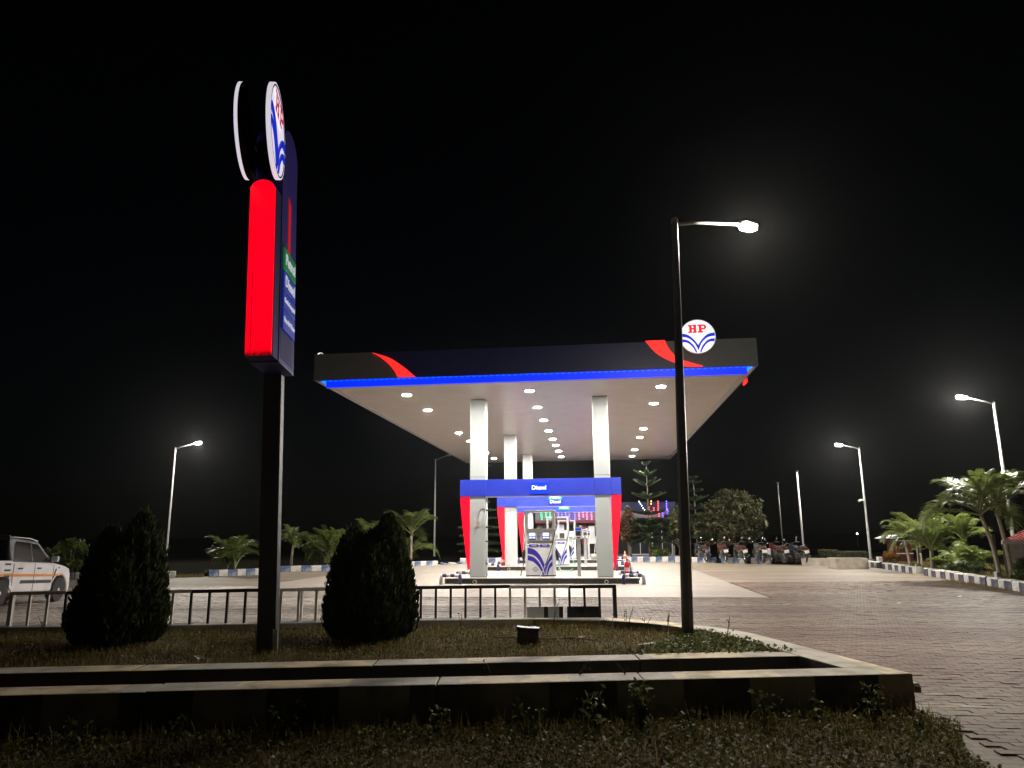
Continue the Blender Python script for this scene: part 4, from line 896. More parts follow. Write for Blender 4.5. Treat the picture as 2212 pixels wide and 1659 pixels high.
for (x, y, s, lab) in ((8.2, 16.0, .05, 'white scrap on the paving right of the lamp pole'), (10.4, 17.5, .05, 'small white scrap on the open paving at the right'), (5.0, 6.9, .05, 'pale scrap on the paving beside the planter corner'), (-6.5, 14.0, .06, 'white scrap on the paving behind the left railing')):
    b = MB(); b.v = [(-s, -s * .4, .0), (s * .9, -s * .5, .012), (s, s * .5, .02), (-s * .6, s * .45, .008)]; b.f = [[0, 1, 2, 3]]; b.m = [0]; tag(b.build('litter', M['paper'], loc=(x, y, .022)), lab, 'litter')
# weeds against the front wall and dry stalks on the planter
for i, (x, y, h, n, s, lab) in enumerate(((2.85, 6.2, .30, 46, .055, 'leafy weed at the right end of the front wall'), (2.45, 6.15, .20, 30, .05, 'low weed left of the wall-end weed'), (1.95, 6.12, .26, 34, .05, 'upright weed below the trench end'),
        (.98, 6.0, .36, 60, .055, 'tallest leafy weed climbing the front wall'), (.62, 5.95, .28, 44, .055, 'bushy weed left of the tallest wall weed'), (1.35, 6.0, .18, 26, .05, 'low weed right of the tallest wall weed'), (.1, 5.92, .24, 22, .05, 'thin pale weed at the middle of the front wall'),
        (-.6, 5.88, .22, 26, .045, 'small weed below the floodlight on the front wall'), (-1.7, 5.8, .24, 34, .05, 'weed at the wall below the tall sign'), (-2.5, 5.75, .2, 30, .05, 'weed at the wall left of the tall sign'), (-3.2, 5.7, .2, 30, .05, 'leftmost weed at the front wall'), (3.1, 6.0, .14, 26, .045, 'creeping weed at the wall corner'))):
    weed(x, y - .03, 0, h * 1.15, int(n * 1.6), s * 1.05, lab, 'weeds along the front wall', stems=5, spread=.15)
for i, (x, y, h, n, lab) in enumerate(((2.52, 9.0, .34, 8, 'tall dry stalk near the right planter edge'), (2.35, 9.1, .2, 10, 'short dry stalk near the right planter edge'), (1.55, 10.35, .32, 14, 'dry stalk right of the railing end'), (1.75, 10.2, .28, 12, 'drooping dry stalk between railing and lamp pole'),
        (2.0, 9.9, .3, 14, 'dry stalk behind the dark lamp pole'), (1.32, 10.45, .22, 9, 'thin dry stalk at the railing end'), (.55, 10.65, .42, 8, 'bent dry stalk crossing the railing boards'), (-.75, 10.6, .26, 8, 'dark stalk against the middle railing'), (.3, 10.7, .2, 8, 'short stalk left of the railing boards'),
        (-4.62, 9.35, .55, 12, 'long bent twig right of the left cypress'), (-6.3, 10.2, .3, 8, 'dry stalk behind the left railing posts'), (-.2, 6.6, .12, 10, 'brown dry weed on the front wall top'), (.95, 6.55, .12, 9, 'dry tuft on the wall above the tallest weed'), (.55, 6.52, .1, 8, 'small dry tuft on the front wall top'))):
    weed(x, y, PZ if y < 7 else SOIL, h, n, .04 if y > 7 else .03, lab, 'dry stalks on the planter', 'dry', .14, 2, 'dry weed', .45)

# ================================================================== CYPRESS BUSHES
def cypress(loc, H, rx, peaks, label, seed):
    g = np.random.default_rng(seed); r = thing('cypress_bush', label, 'cypress', loc, group='dark cypress bushes in the planter')
    # crown = union of flame shaped lobes (cx, cy, top, radius)
    def rad(t): return np.interp(t, [0, .08, .25, .45, .7, .88, 1], [.66, .88, 1.0, .97, .78, .5, .1])
    core = MB()
    for cx, cyy, top, rr in peaks:
        core.lathe([(max(.02, rr * .86 * rad(t)), .1 + (top - .15) * t) for t in np.linspace(0, 1, 12)], 18, Matrix.Translation((cx, cyy, 0)))
    core.build('inner_crown', M['thuja_core'], r); MB().tube([(0, 0, -.02), (0, 0, .4)], [.06, .05], 8).build('trunk', M['bark'], r)
    V = []; T = []
    per = 30000 // len(peaks)
    for cx, cyy, top, rr in peaks:
        t = g.uniform(0, 1, per) ** .85; a = g.uniform(0, 2 * PI, per)
        ridge = 1 + .07 * np.sin(a * 7 + t * 3 + cx * 9) * np.sin(t * 9 + a * 2) + .05 * np.sin(a * 13 + cx * 5)
        R_ = rr * rad(t) * ridge * g.uniform(.84, 1.04, per); z = .06 + (top - .06) * t
        c = np.stack([cx + R_ * np.cos(a), cyy + R_ * np.sin(a), z], 1)
        out = np.stack([np.cos(a), np.sin(a), np.zeros(per)], 1); s = np.stack([-np.sin(a), np.cos(a), np.zeros(per)], 1)
        tw = g.normal(0, .8, per); w = s * np.cos(tw)[:, None] + out * np.sin(tw)[:, None]
        d = out * g.uniform(.05, .5, per)[:, None] + np.array([0, 0, 1.]) * g.uniform(.7, 1, per)[:, None] + s * g.normal(0, .22, per)[:, None]
        d /= np.linalg.norm(d, axis=1)[:, None]; ln = g.uniform(.035, .085, per)[:, None]; wd = g.uniform(.010, .02, per)[:, None]
        V.append(np.stack([c - d * ln * .3, c + w * wd + d * ln * .25, c + d * ln, c - w * wd + d * ln * .25], 1)); T.append(np.clip(.3 + .3 * np.sin(a * 9 + z * 8) + g.normal(0, .2, per) + .35 * (t - .6), 0, 1))
    m = 420; kk = g.integers(0, len(peaks), m); pk = np.array(peaks)[kk]; t = g.uniform(.25, 1, m); a = g.uniform(0, 2 * PI, m); R_ = pk[:, 3] * rad(t) * .98
    c = np.stack([pk[:, 0] + R_ * np.cos(a), pk[:, 1] + R_ * np.sin(a), .06 + (pk[:, 2] - .06) * t], 1); out = np.stack([np.cos(a), np.sin(a), np.zeros(m)], 1); s = np.stack([-np.sin(a), np.cos(a), np.zeros(m)], 1)
    d = out * g.uniform(.1, .6, m)[:, None] + np.array([0, 0, 1.]) + s * g.normal(0, .25, m)[:, None]; d /= np.linalg.norm(d, axis=1)[:, None]; ln = g.uniform(.08, .17, m)[:, None]; w = s * .013
    V.append(np.stack([c, c + w + d * ln * .5, c + d * ln, c - w + d * ln * .5], 1)); T.append(np.clip(g.normal(.75, .2, m), 0, 1))
    tag(quads('spray', np.concatenate(V), M['thuja'], np.concatenate(T), r), kind='stuff')
    return r
M['thuja_core'] = mat('thuja_inside', (.012, .016, .006), .9)
cypress((-4.84, 9.25, SOIL), 1.6, .6, ((0, 0, .98, .53), (-.20, .0, 1.42, .33), (.20, -.02, 1.60, .33), (.0, .06, 1.25, .42), (.10, -.25, 1.15, .30), (-.24, -.1, .9, .31), (.25, .0, 1.05, .31)), 'dark cypress bush with two peaks, left of the tall sign', 3)
cypress((-1.80, 9.45, SOIL), 1.55, .55, ((0, 0, 1.0, .56), (-.24, .0, 1.38, .32), (.20, -.02, 1.55, .31), (.0, .1, 1.36, .42), (.08, -.25, 1.15, .34), (.27, .05, 1.15, .30), (-.27, .0, 1.0, .3)), 'dark cypress bush with ragged top, right of the tall sign', 5)

# ================================================================== PALMS
def frond_mesh(L, droop, seed, nl=34, lw=.024, ll=.42):
    g = np.random.default_rng(seed); pts = []
    for k in range(14):
        t = k / 13; x = L * (math.sin(t * (1.2 + .3 * droop)) / (1.2 + .3 * droop)) ; z = L * (.62 * t - (.30 + .55 * droop) * t * t); pts.append(np.array([x, 0, z]))
    V = []
    def at(t):
        q = t * 13; i = min(12, int(q)); f = q - i; return pts[i] * (1 - f) + pts[i + 1] * f, (pts[i + 1] - pts[i])
    for k in range(nl):
        t = .16 + .84 * k / (nl - 1); p, d = at(t); d = d / np.linalg.norm(d)
        for s in (-1, 1):
            ln = ll * L * (.35 + .65 * math.sin(PI * (.12 + .8 * t))) * g.uniform(.85, 1.1) * .62
            o = np.array([0, s, 0]) * .80 + d * .62 + np.array([0, 0, g.normal(.16, .08)]); o /= np.linalg.norm(o)
            m = p + o * ln * .55; e = p + o * ln + np.array([0, 0, -ln * g.uniform(.14, .34)]); w = d * lw * L * .5
            V.append([p - w * .5, p + w * .5, m + w, m - w]); V.append([m - w, m + w, e + w * .08, e - w * .08])
    V = np.array(V); T = np.clip(g.normal(.5, .18, len(V)), 0, 1)
    me = quads('frond', V, M['palm'], T, False)
    b = MB(); b.tube([tuple(p) for p in pts], [.016 * L * (1 - .85 * k / 13) for k in range(14)], 5); ms = b.mesh('rachis', M['palm_stalk'])
    return me, ms
M['palm_stalk'] = mat('palm_stalk', (.16, .17, .06), .5)
FR = [frond_mesh(1.0, d, 20 + i) for i, d in enumerate((.35, .7, 1.0, .55, .15))]
def palm(x, y, z, trunks, L, n, label, up=.75, group='areca palms round the forecourt', tone=0, droop=None, cat='palm'):
    r = thing('palm_tree', label, cat, (x, y, z), rng.uniform(0, 6), group); g = np.random.default_rng(int(abs(x * 100) + abs(y * 7)))
    for (tx, ty, th, lx, ly, tr) in trunks:
        if th > .12:
            b = MB(); k = 7; b.tube([(tx + lx * t * t, ty + ly * t * t, -.05 + th * t) for t in np.linspace(0, 1, k)], [tr * (1.15 - .3 * t) for t in np.linspace(0, 1, k)], 8); b.build('trunk', M['palm_trunk'], r, smooth=True)
            b = MB(); b.tube([(tx + lx, ty + ly, th - .05), (tx + lx, ty + ly, th + .28 * L)], [tr * .95, tr * .4], 8); b.build('crownshaft', M['palm_stalk'], r, smooth=True)
        for k in range(n):
            q = k / n; el = (up - .95 * (1 - q)) + g.normal(0, .1); az = k * 2.4 + g.normal(0, .25); me, ms = FR[int(g.integers(0, len(FR)))]
            s = L * g.uniform(.8, 1.1) * (.75 + .35 * math.sin(PI * min(1, q + .25)))
            o = obj('frond', me, r, (tx + lx, ty + ly, max(0, th + .12 * L * q)), (g.normal(0, .2), -el, az)); o.scale = (s, s, s)
            c = obj('stalk', ms, o)
    return r
ZB = .1
palm(-12.0, 31.9, ZB, ((0, 0, .1, 0, 0, .06), (.35, .15, .1, .0, 0, .05), (-.4, .1, .1, 0, 0, .05)), 1.75, 11, 'bushy bright palm clump left of the tall sign pole', 1.5)
palm(-11.5, 38.4, ZB, ((0, 0, 1.05, .05, 0, .06),), 1.6, 12, 'slim palm just right of the tall sign pole', .95)
palm(-8.7, 35.7, ZB, ((0, 0, .35, 0, 0, .06), (.2, .2, .2, 0, 0, .05)), 2.0, 10, 'low palm left of the right cypress', 1.4)
palm(-7.9, 42.2, ZB, ((0, 0, 1.15, -.3, 0, .06), (.3, .2, 1.2, .4, 0, .06)), 1.9, 10, 'twin palm showing above the right cypress', .95)
palm(-6.1, 44.1, ZB, ((0, 0, 1.5, .0, 0, .08), (.3, .3, .2, .1, 0, .05)), 2.3, 12, 'tall drooping palm beside the unlit lamp', 1.05)
palm(16.0, 30.0, ZB, ((0, 0, 1.15, -.22, 0, .06), (.5, .1, .95, .05, 0, .045)), 1.45, 11, 'palm at the left end of the right-hand row', .95)
palm(15.55, 27.6, ZB, ((0, 0, .75, 0, 0, .06), (.18, .2, .9, .05, .1, .05)), 1.75, 13, 'bright full palm in the middle of the right-hand row', 1.05)
palm(16.45, 27.0, ZB, ((0, 0, 1.0, .0, 0, .055),), 1.6, 12, 'palm with a thin trunk behind the low palm clump', .95)
palm(15.8, 25.9, ZB, ((0, 0, .1, 0, 0, .05), (.45, .1, .1, 0, 0, .05), (-.35, .2, .1, 0, 0, .05)), 1.35, 10, 'low spreading palm clump on the right verge', .95)
palm(15.1, 22.6, ZB, ((0, 0, 2.0, .15, 0, .062), (.28, .15, 1.9, .25, .1, .058)), 2.2, 12, 'tallest palm with two trunks at the right edge', .9)
palm(-10.2, 40.5, ZB, ((0, 0, .9, .1, 0, .05),), 1.6, 11, 'dim palm behind the round pale shrub', .95)
palm(-9.6, 37.6, ZB, ((0, 0, .1, 0, 0, .05), (.3, .1, .1, 0, 0, .05)), 1.5, 9, 'low bushy palm just right of the round pale shrub', 1.3)
palm(17.3, 31.5, ZB, ((0, 0, .6, 0, 0, .05),), 1.1, 9, 'small shadowy palm behind the right-hand row', .95)

# ================================================================== SHRUBS, TREES
def leafy(loc, rx, ry, z0, z1, n, size, mt, label, name='shrub', cat='shrub', trunk=None, group=None, seed=1, clumps=26, asp=.5):
    g = np.random.default_rng(seed); r = thing(name, label, cat, loc, 0, group)
    cz = (z0 + z1) / 2; rz = (z1 - z0) / 2; C = []
    dirs = g.normal(0, 1, (clumps, 3)); dirs /= np.linalg.norm(dirs, axis=1)[:, None]; cc = dirs * g.uniform(.45, .85, clumps)[:, None] * np.array([rx, ry, rz]) + np.array([0, 0, cz])
    per = n // clumps
    for c in cc:
        q = g.normal(0, 1, (per, 3)); q /= np.linalg.norm(q, axis=1)[:, None]; C.append(c + q * (g.uniform(.3, 1, per) ** .6)[:, None] * np.array([rx, ry, rz]) * g.uniform(.17, .36))
    C = np.concatenate(C); L = leaves(C, size, .6, aspect=asp)
    L[..., 2] = np.maximum(L[..., 2], .02)
    tint = np.clip(.5 + g.normal(0, .2, len(L)) + np.repeat(g.normal(0, .2, clumps), per), 0, 1)
    if trunk:
        b = MB(); tr, th = trunk; b.tube([(0, 0, -.05), (.03, 0, th * .6), (0, 0, th)], [tr, tr * .85, tr * .7], 9)
        for c in cc[: max(6, clumps // 3)]: b.tube([(0, 0, th * .85), tuple(c * .55 + np.array([0, 0, th * .3])), tuple(c)], [tr * .5, tr * .28, tr * .08], 6)
        b.build('trunk', M['bark'], r, smooth=True)
    else:
        b = MB()
        for c in cc[:10]: b.tube([(0, 0, 0), tuple(c * np.array([.6, .6, .55])), tuple(c)], [.02, .014, .006], 5)
        b.build('stem', M['bark'], r)
    tag(quads('crown' if trunk else 'foliage', L, M[mt], tint, r), kind='stuff')
    return r
leafy((12.35, 41.3, ZB), 1.85, 1.5, .75, 3.95, 9500, .22, 'leaf_dull', 'broad round tree behind the motorcycles', 'broadleaf_tree', 'tree', (.11, 1.2), seed=4, clumps=95)
leafy((11.0, 41.6, ZB), 1.0, .9, .75, 3.0, 3000, .2, 'leaf_dull', 'dim low tree joined to the left of the broad round tree', 'broadleaf_tree', 'tree', (.06, 1.0), seed=24, clumps=34)
leafy((13.45, 41.2, ZB), .9, .9, .75, 2.8, 2400, .24, 'leaf_dull', 'smaller leafy tree joined to the right of the broad round tree', 'broadleaf_tree', 'tree', (.06, 1.0), seed=14, clumps=24)
leafy((6.75, 42.6, ZB), .75, .7, .7, 3.1, 3000, .18, 'leaf_brown', 'reddish brown tree just right of the red portal side', 'broadleaf_tree', 'tree', (.07, .9), seed=5, clumps=30)
leafy((9.42, 42.0, ZB), .85, .8, .65, 3.1, 3200, .22, 'leaf_dull', 'pale leafy tree crossed by the dark lamp pole', 'broadleaf_tree', 'tree', (.07, .8), seed=6, clumps=34)
leafy((8.35, 41.6, ZB), .68, .5, .0, .95, 1500, .13, 'leaf_light', 'bright low bush on the kerb under the lit pine', seed=7, clumps=22)
leafy((-9.75, 36.6, ZB), .75, .6, .1, 1.4, 2400, .11, 'leaf_light', 'round pale shrub between two palms', seed=8, clumps=26)
leafy((-17.5, 29.5, ZB), 1.05, .9, .05, 1.5, 4200, .13, 'leaf_light', 'leafy shrub behind the bonnet of the white pickup', seed=9, clumps=36)
leafy((-19.2, 30.2, ZB), .6, .6, .05, 1.1, 1300, .12, 'leaf_dull', 'dull shrub half hidden by the pickup roof', seed=19, clumps=16)
leafy((14.35, 20.9, ZB), .6, .55, .0, .72, 2200, .09, 'leaf', 'dark low bush at the right edge below the palm', seed=10, clumps=22)
leafy((16.9, 33.0, ZB), .45, .4, .0, .85, 900, .13, 'croton', 'orange and yellow leaved shrub at the end of the right-hand palms', seed=11, clumps=14)
leafy((16.2, 27.6, ZB), .7, .5, .0, .9, 1800, .10, 'leaf', 'dark green filler shrub under the right-hand palms', seed=12, clumps=20)
leafy((15.0, 24.6, ZB), .7, .5, .0, .5, 1500, .09, 'leaf', 'dark ground shrub in front of the low palm clump', seed=13, clumps=18)
for k, (x, y, rx, h, lab) in enumerate(((17.5, 41.2, .42, .5, 'small clipped hedge left of the low hedge block'), (18.6, 40.8, .75, .42, 'wider clipped hedge block right of the flagpoles'))):
    g = np.random.default_rng(40 + k); n = 2600; q = g.uniform(-1, 1, (n, 3)); ax_ = g.integers(0, 3, n); q[np.arange(n), ax_] = np.sign(q[np.arange(n), ax_]) * g.uniform(.85, 1.02, n); C = q * np.array([rx, .35, h / 2]) + np.array([0, 0, h / 2])
    r = thing('hedge', lab, 'hedge', (x, y, ZB)); MB().box(-rx * .8, -.27, 0, rx * .8, .27, h * .85).build('inner_hedge', M['thuja_core'], r); tag(quads('foliage', leaves(C, .06, .6), M['leaf_dull'], np.clip(g.normal(.5, .2, n), 0, 1), r), kind='stuff')

def norfolk(loc, H, tiers, label, seed, dense=1.0):
    g = np.random.default_rng(seed); r = thing('pine_tree', label, 'pine tree', loc, g.uniform(0, 1), 'layered pines behind the forecourt')
    MB().tube([(0, 0, -.05), (.02, 0, H * .4), (0, .0, H)], [.085, .055, .012], 8).build('trunk', M['bark'], r, smooth=True)
    for (z, L, rise, nb) in tiers:
        V = []; b = MB()
        for k in range(nb):
            a = 2 * PI * k / nb + g.normal(0, .12) + z; ca, sa = math.cos(a), math.sin(a); l = L * g.uniform(.88, 1.08); up = rise * l
            cur = [(ca * l * t, sa * l * t, z + up * (t ** 1.4) + .05 * l * t) for t in np.linspace(0, 1, 7)]
            b.tube(cur, [.018 * (1 - .8 * t) for t in np.linspace(0, 1, 7)], 5); cur = np.array(cur)
            n = int(640 * dense * (.5 + L)); t = g.uniform(.12, 1, n) ; q = t * 6; i = np.minimum(5, q.astype(int)); f = (q - i)[:, None]; p = cur[i] * (1 - f) + cur[i + 1] * f
            d = cur[i + 1] - cur[i]; d /= np.linalg.norm(d, axis=1)[:, None]; side = np.array([-sa, ca, 0]); upv = np.cross(d, side) * -1
            th = g.normal(0, .75, n) + np.where(g.uniform(0, 1, n) < .5, 0, PI); o = side * np.cos(th)[:, None] + np.abs(np.sin(th))[:, None] * np.array([0, 0, 1.]) + d * .9; o /= np.linalg.norm(o, axis=1)[:, None]
            ln = (.23 * (1.2 - .7 * t) * g.uniform(.7, 1.2, n))[:, None] * (.55 + .5 * L); w = np.cross(o, d); w /= (np.linalg.norm(w, axis=1)[:, None] + 1e-6); w *= .017
            V.append(np.stack([p - w, p + w, p + o * ln + w * .4, p + o * ln - w * .4], 1))
        br = b.build('branch_whorl', M['bark'], r); V = np.concatenate(V); tag(quads('needles', V, M['needle'], np.clip(g.normal(.5, .22, len(V)), 0, 1), br), kind='stuff')
    return r
norfolk((7.74, 41.9, ZB), 5.5, ((5.35, .22, .6, 5), (4.72, .66, .38, 5), (4.12, .80, .42, 5), (3.4, .95, .28, 6), (2.5, 1.0, .12, 6), (2.1, 1.1, .08, 7), (1.9, 1.0, .25, 8), (1.7, 1.2, .05, 8), (1.5, 1.0, .2, 7), (1.3, 1.2, -.02, 8), (1.0, 1.15, -.1, 8)), 'nearest tall layered pine in front of the coloured lights', 31, 1.5)
norfolk((10.3, 41.4, ZB), 4.65, ((4.5, .25, .3, 5), (4.2, .5, .15, 5), (3.75, .55, .15, 5), (3.25, .75, .3, 5), (2.75, .7, .35, 6), (2.3, .9, .1, 6), (1.8, .9, .0, 6), (1.2, 1.0, -.05, 6)), 'dimmer layered pine left of the broad round tree', 32, .9)
norfolk((-1.9, 43.2, ZB), 3.5, ((3.2, .5, .3, 5), (2.75, .85, .1, 6), (2.3, 1.0, .05, 6), (1.8, 1.2, .0, 6), (1.35, 1.3, -.02, 6), (.9, 1.4, -.05, 7), (.5, 1.35, -.05, 7)), 'layered pine seen between the left portal columns', 33, 1.0)
# rough grass on the verges
vg = [(13.1, 18), (14.95, 26.4), (16.7, 35), (20, 35), (20, 18)]; p = scatter(vg, 14000, .11); tag(quads('grass', blades(len(p), p, .13, .012, .8), M['grass'], np.tile(np.clip(rng.normal(.65, .2, len(p)), 0, 1), 2)), kind='stuff')
vg = [(-24, 28.3), (-14.2, 29.2), (-14.2, 29.9), (-24, 29.0)]; p = scatter(vg, 1500, .11); tag(quads('grass', blades(len(p), p, .12, .016, .8), M['weed'], np.tile(np.clip(rng.normal(.4, .2, len(p)), 0, 1), 2)), kind='stuff')
vg = [(-12.4, 30.0), (-10.6, 31.2), (-10.6, 33.4), (-7, 35.4), (-5.7, 38), (-3.9, 39.4), (-4.1, 39.9), (-6.3, 38.4), (-7.4, 36.2), (-11.2, 33.8), (-11.2, 31.6), (-12.7, 30.6)]; p = scatter(vg, 3500, .11); tag(quads('grass', blades(len(p), p, .14, .016, .8), M['weed'], np.tile(np.clip(rng.normal(.45, .2, len(p)), 0, 1), 2)), kind='stuff')
vg = [(12.5, 19.5), (12.9, 19.2), (13.9, 23.6), (13.3, 23.4)]; p = scatter(vg, 1800, 0); tag(quads('grass', blades(len(p), p, .06, .01, .9), M['grass'], np.tile(np.clip(rng.normal(.55, .2, len(p)), 0, 1), 2)), kind='stuff')
vg = [(-14.3, 28.7), (-12.2, 29.2), (-12.4, 29.9), (-14.5, 29.3)]; p = scatter(vg, 1500, 0); tag(quads('grass', blades(len(p), p, .14, .014, .9), M['grass'], np.tile(np.clip(rng.normal(.65, .2, len(p)), 0, 1), 2)), kind='stuff')

# low concrete things at the back right
r = thing('low_wall', 'low grey concrete wall behind the rightmost motorcycle', 'wall', (14.0, 35.9, 0)); MB().bar((0, 0, .17), (1.0, -2.2, .17), .22, .36).build('wall', M['concrete'], r, bevel=.01)
r = thing('concrete_box', 'square open concrete planter box at the start of the right kerb', 'planter box', (14.55, 32.35, 0), -.12)
for (x0, y0, x1, y1) in ((-.65, -.65, .65, -.53), (-.65, .53, .65, .65), (-.65, -.529, -.53, .529), (.53, -.529, .65, .529)): MB().box(x0, y0, -.01, x1, y1, .44).build('side_wall', M['concrete'], r, bevel=.008)
MB().box(-.52, -.52, 0, .52, .52, .33).build('soil', M['earth'], r)
for x, y, s, lab in ((17.35, 35.2, .26, 'white square marker stone at the foot of the camera lamp'), (15.9, 29.3, .16, 'tiny white marker stone under the bright palm'), (14.6, 22.5, .2, 'white marker stone in front of the low palm clump')):
    r = thing('marker_stone', lab, 'marker stone', (x, y, ZB), rng.uniform(0, .4)); MB().box(-s * .45, -s * .25, -.02, s * .45, s * .25, s * 1.1).build('stone', M['pipe_white'], r, bevel=.015); MB().box(-s * .3, -s * .25 - .004, s * .5, s * .3, -s * .25 - .001, s * .9).build('plate', M['trim_grey'], r)
r = thing('rubble_stone', 'yellowish rough stone at the kerb behind the tall sign pole', 'stone', (-11.0, 33.6, 0)); MB().lathe([(.2, 0), (.3, .1), (.27, .38), (.15, .45)], 7).build('stone', M['concrete'], r)
for k, (x, y) in enumerate(((-3.7, 39.4), (-3.3, 39.9), (-2.9, 40.6), (-2.5, 41.1))):
    b = MB(); b.box(-.2, -.12, 0, .2, .12, .12); o = b.build('broken_kerb_stone', kw if k % 2 else kb, bevel=.03, loc=(x, y, 0), rot=(.1 * k, .2 - .1 * k, .6 * k)); tag(o, ('blue broken kerb lump nearest the unlit lamp', 'pale broken kerb lump beside the blue one', 'second blue broken kerb lump in the rubble', 'pale broken kerb lump closest to the nearest left column')[k], 'stone', 'broken kerb stones')

# ================================================================== MOTORCYCLES
def torus(mb, c, Rr, r, n=28, m=8, mi=0, axis='y'):
    b = len(mb.v)
    for i in range(n):
        a = 2 * PI * i / n
        for j in range(m):
            t = 2 * PI * j / m; q = Rr + r * math.cos(t); mb.v.append((c[0] + q * math.cos(a), c[1] + r * math.sin(t), c[2] + q * math.sin(a)))
    for i in range(n):
        for j in range(m):
            mb.f.append([b + i * m + j, b + ((i + 1) % n) * m + j, b + ((i + 1) % n) * m + (j + 1) % m, b + i * m + (j + 1) % m]); mb.m.append(mi)
def motorcycle(loc, heading, lean, body, label, plate='print_white', extra=None, steer=.3):
    """built with +x forward, rear wheel over the origin"""
    r = thing('motorcycle', label, 'motorcycle', loc, rot=(-lean, 0, heading), group='motorcycles parked along the kerb'); bm = M[body]
    def wheel(x, nm):
        w = MB(); torus(w, (0, 0, 0), .255, .05); o = w.build('wheel', M['tyre'], r, smooth=True, loc=(x, 0, .305))
        w = MB(); torus(w, (0, 0, 0), .20, .014, 24, 6)
        for k in range(10): a = 2 * PI * k / 10; w.bar((.03 * math.cos(a), 0, .03 * math.sin(a)), (.2 * math.cos(a), 0, .2 * math.sin(a)), .012, .012)
        w.lathe([(.02, -.06), (.05, -.05), (.05, .05), (.02, .06)], 10, Matrix.Rotation(PI / 2, 4, 'X')); w.build('rim', M['chrome'], o)
    wheel(0, 'r'); wheel(1.27, 'f')
    b = MB(); b.tube([(.1, 0, .72), (.55, 0, .68), (.95, 0, .86)], .022, 6); b.tube([(.95, 0, .86), (.75, 0, .4), (.45, 0, .32)], .02, 6)
    for s in (-.09, .09): b.tube([(0, s, .305), (.45, s, .36)], .018, 6); b.tube([(.02, s, .33), (.12, s, .70)], .016, 6)
    b.build('frame', M['black_plastic'], r)
    b = MB()
    for s in (-.075, .075): b.tube([(1.27, s, .305), (1.12, s, .62), (1.02, s, .93)], .02, 6)
    b.box(.97, -.1, .86, 1.06, .1, .90); b.build('fork', M['chrome'], r)
    b = MB(); b.box(.50, -.11, .25, .83, .11, .50); b.lathe([(.07, 0), (.09, .03), (.09, .17), (.06, .2)], 10, Matrix.Translation((.70, 0, .48)) @ Matrix.Rotation(R(20), 4, 'Y')); b.box(.55, -.15, .3, .75, .15, .42); b.build('engine', M['dark_steel'], r, bevel=.02)
    b = MB(); b.prism([(.48, .70), (.52, .80), (.66, .88), (.84, .89), (.96, .82), (.93, .73), (.7, .68)], lambda a, c, t: (a, -.14 + .28 * t, c), 0, 1); b.build('fuel_tank', bm, r, bevel=.05)
    b = MB(); b.prism([(-.2, .80), (-.18, .86), (.1, .85), (.3, .79), (.5, .80), (.5, .73), (.25, .71), (-.1, .74)], lambda a, c, t: (a, -.12 + .24 * t, c), 0, 1); b.build('seat', M['black_rubber'], r, bevel=.03)
    b = MB(); b.prism([(-.34, .76), (-.3, .82), (.1, .77), (.42, .73), (.42, .60), (.1, .62), (-.2, .70)], lambda a, c, t: (a, -.13 + .26 * t, c), 0, 1); b.build('tail_cowl', bm, r, bevel=.03)
    b = MB(); b.box(-.385, -.08, .72, -.345, .08, .80); b.build('tail_light', M['tail_red'], r, bevel=.01)
    b = MB(); b.prism([(-.36, .72), (-.40, .45), (-.36, .36), (-.34, .36), (-.36, .46), (-.31, .72)], lambda a, c, t: (a, -.08 + .16 * t, c), 0, 1); b.build('rear_fender', M['black_plastic'], r)
    b = MB(); b.box(-.415, -.115, .52, -.400, .115, .66); b.build('number_plate', M[plate], r)
    b = MB(); b.prism([(.98, .48), (1.05, .62), (1.27, .685), (1.46, .62), (1.6, .45), (1.58, .44), (1.45, .60), (1.27, .66), (1.06, .60), (1.0, .47)], lambda a, c, t: (a, -.06 + .12 * t, c), 0, 1); b.build('front_fender', bm, r)
    b = MB(); b.lathe([(.03, -.06), (.085, -.02), (.09, .06), (.08, .075)], 14, Matrix.Translation((1.08, 0, .84)) @ Matrix.Rotation(PI / 2, 4, 'Y')); b.box(.98, -.1, .78, 1.08, .1, .98); b.build('headlight', bm, r, bevel=.02)
    b = MB(); b.tube([(.86, -.36, .98), (.94, -.2, 1.02), (1.0, -.08, .95), (1.0, .08, .95), (.94, .2, 1.02), (.86, .36, .98)], .014, 6); b.build('handlebar', M['chrome'], r, smooth=True)
    for s in (-1, 1):
        b = MB(); b.tube([(.84, s * .40, .98), (.91, s * .26, 1.0)], .022, 7); b.build('grip', M['black_rubber'], r)
        b = MB(); b.tube([(.95, s * .24, 1.0), (.93, s * .31, 1.17)], .007, 5); b.lathe([(.02, -.012), (.058, -.006), (.058, .008), (.02, .014)], 12, Matrix.Translation((.93, s * .33, 1.2)) @ Matrix.Rotation(PI / 2, 4, 'Y')); b.build('mirror', M['chrome'], r)
        b = MB(); b.box(-.325, s * .12 - .02, .665, -.295, s * .2 + .02, .69); b.build('indicator', M['orange'], r)
    b = MB(); b.tube([(.6, -.13, .28), (.3, -.16, .24), (-.1, -.17, .3), (-.28, -.17, .36)], [.025, .035, .042, .042], 8); b.build('exhaust', M['pole_dark'], r, smooth=True)
    b = MB(); b.bar((.42, .1, .28), (.40, .32, .02), .02, .02); b.build('side_stand', M['black_plastic'], r)
    b = MB(); b.tube([(-.32, -.1, .9), (-.1, -.13, .88), (.05, -.12, .82)], .013, 5); b.tube([(-.32, .1, .9), (-.1, .13, .88), (.05, .12, .82)], .013, 5); b.tube([(-.32, -.1, .9), (-.32, .1, .9)], .013, 5); b.build('grab_rail', M['chrome'], r)
    if extra == 'box':
        b = MB(); b.box(-.36, -.32, .42, .02, -.17, .72); b.build('side_box', M['trim_grey'], r, bevel=.02)
    return r
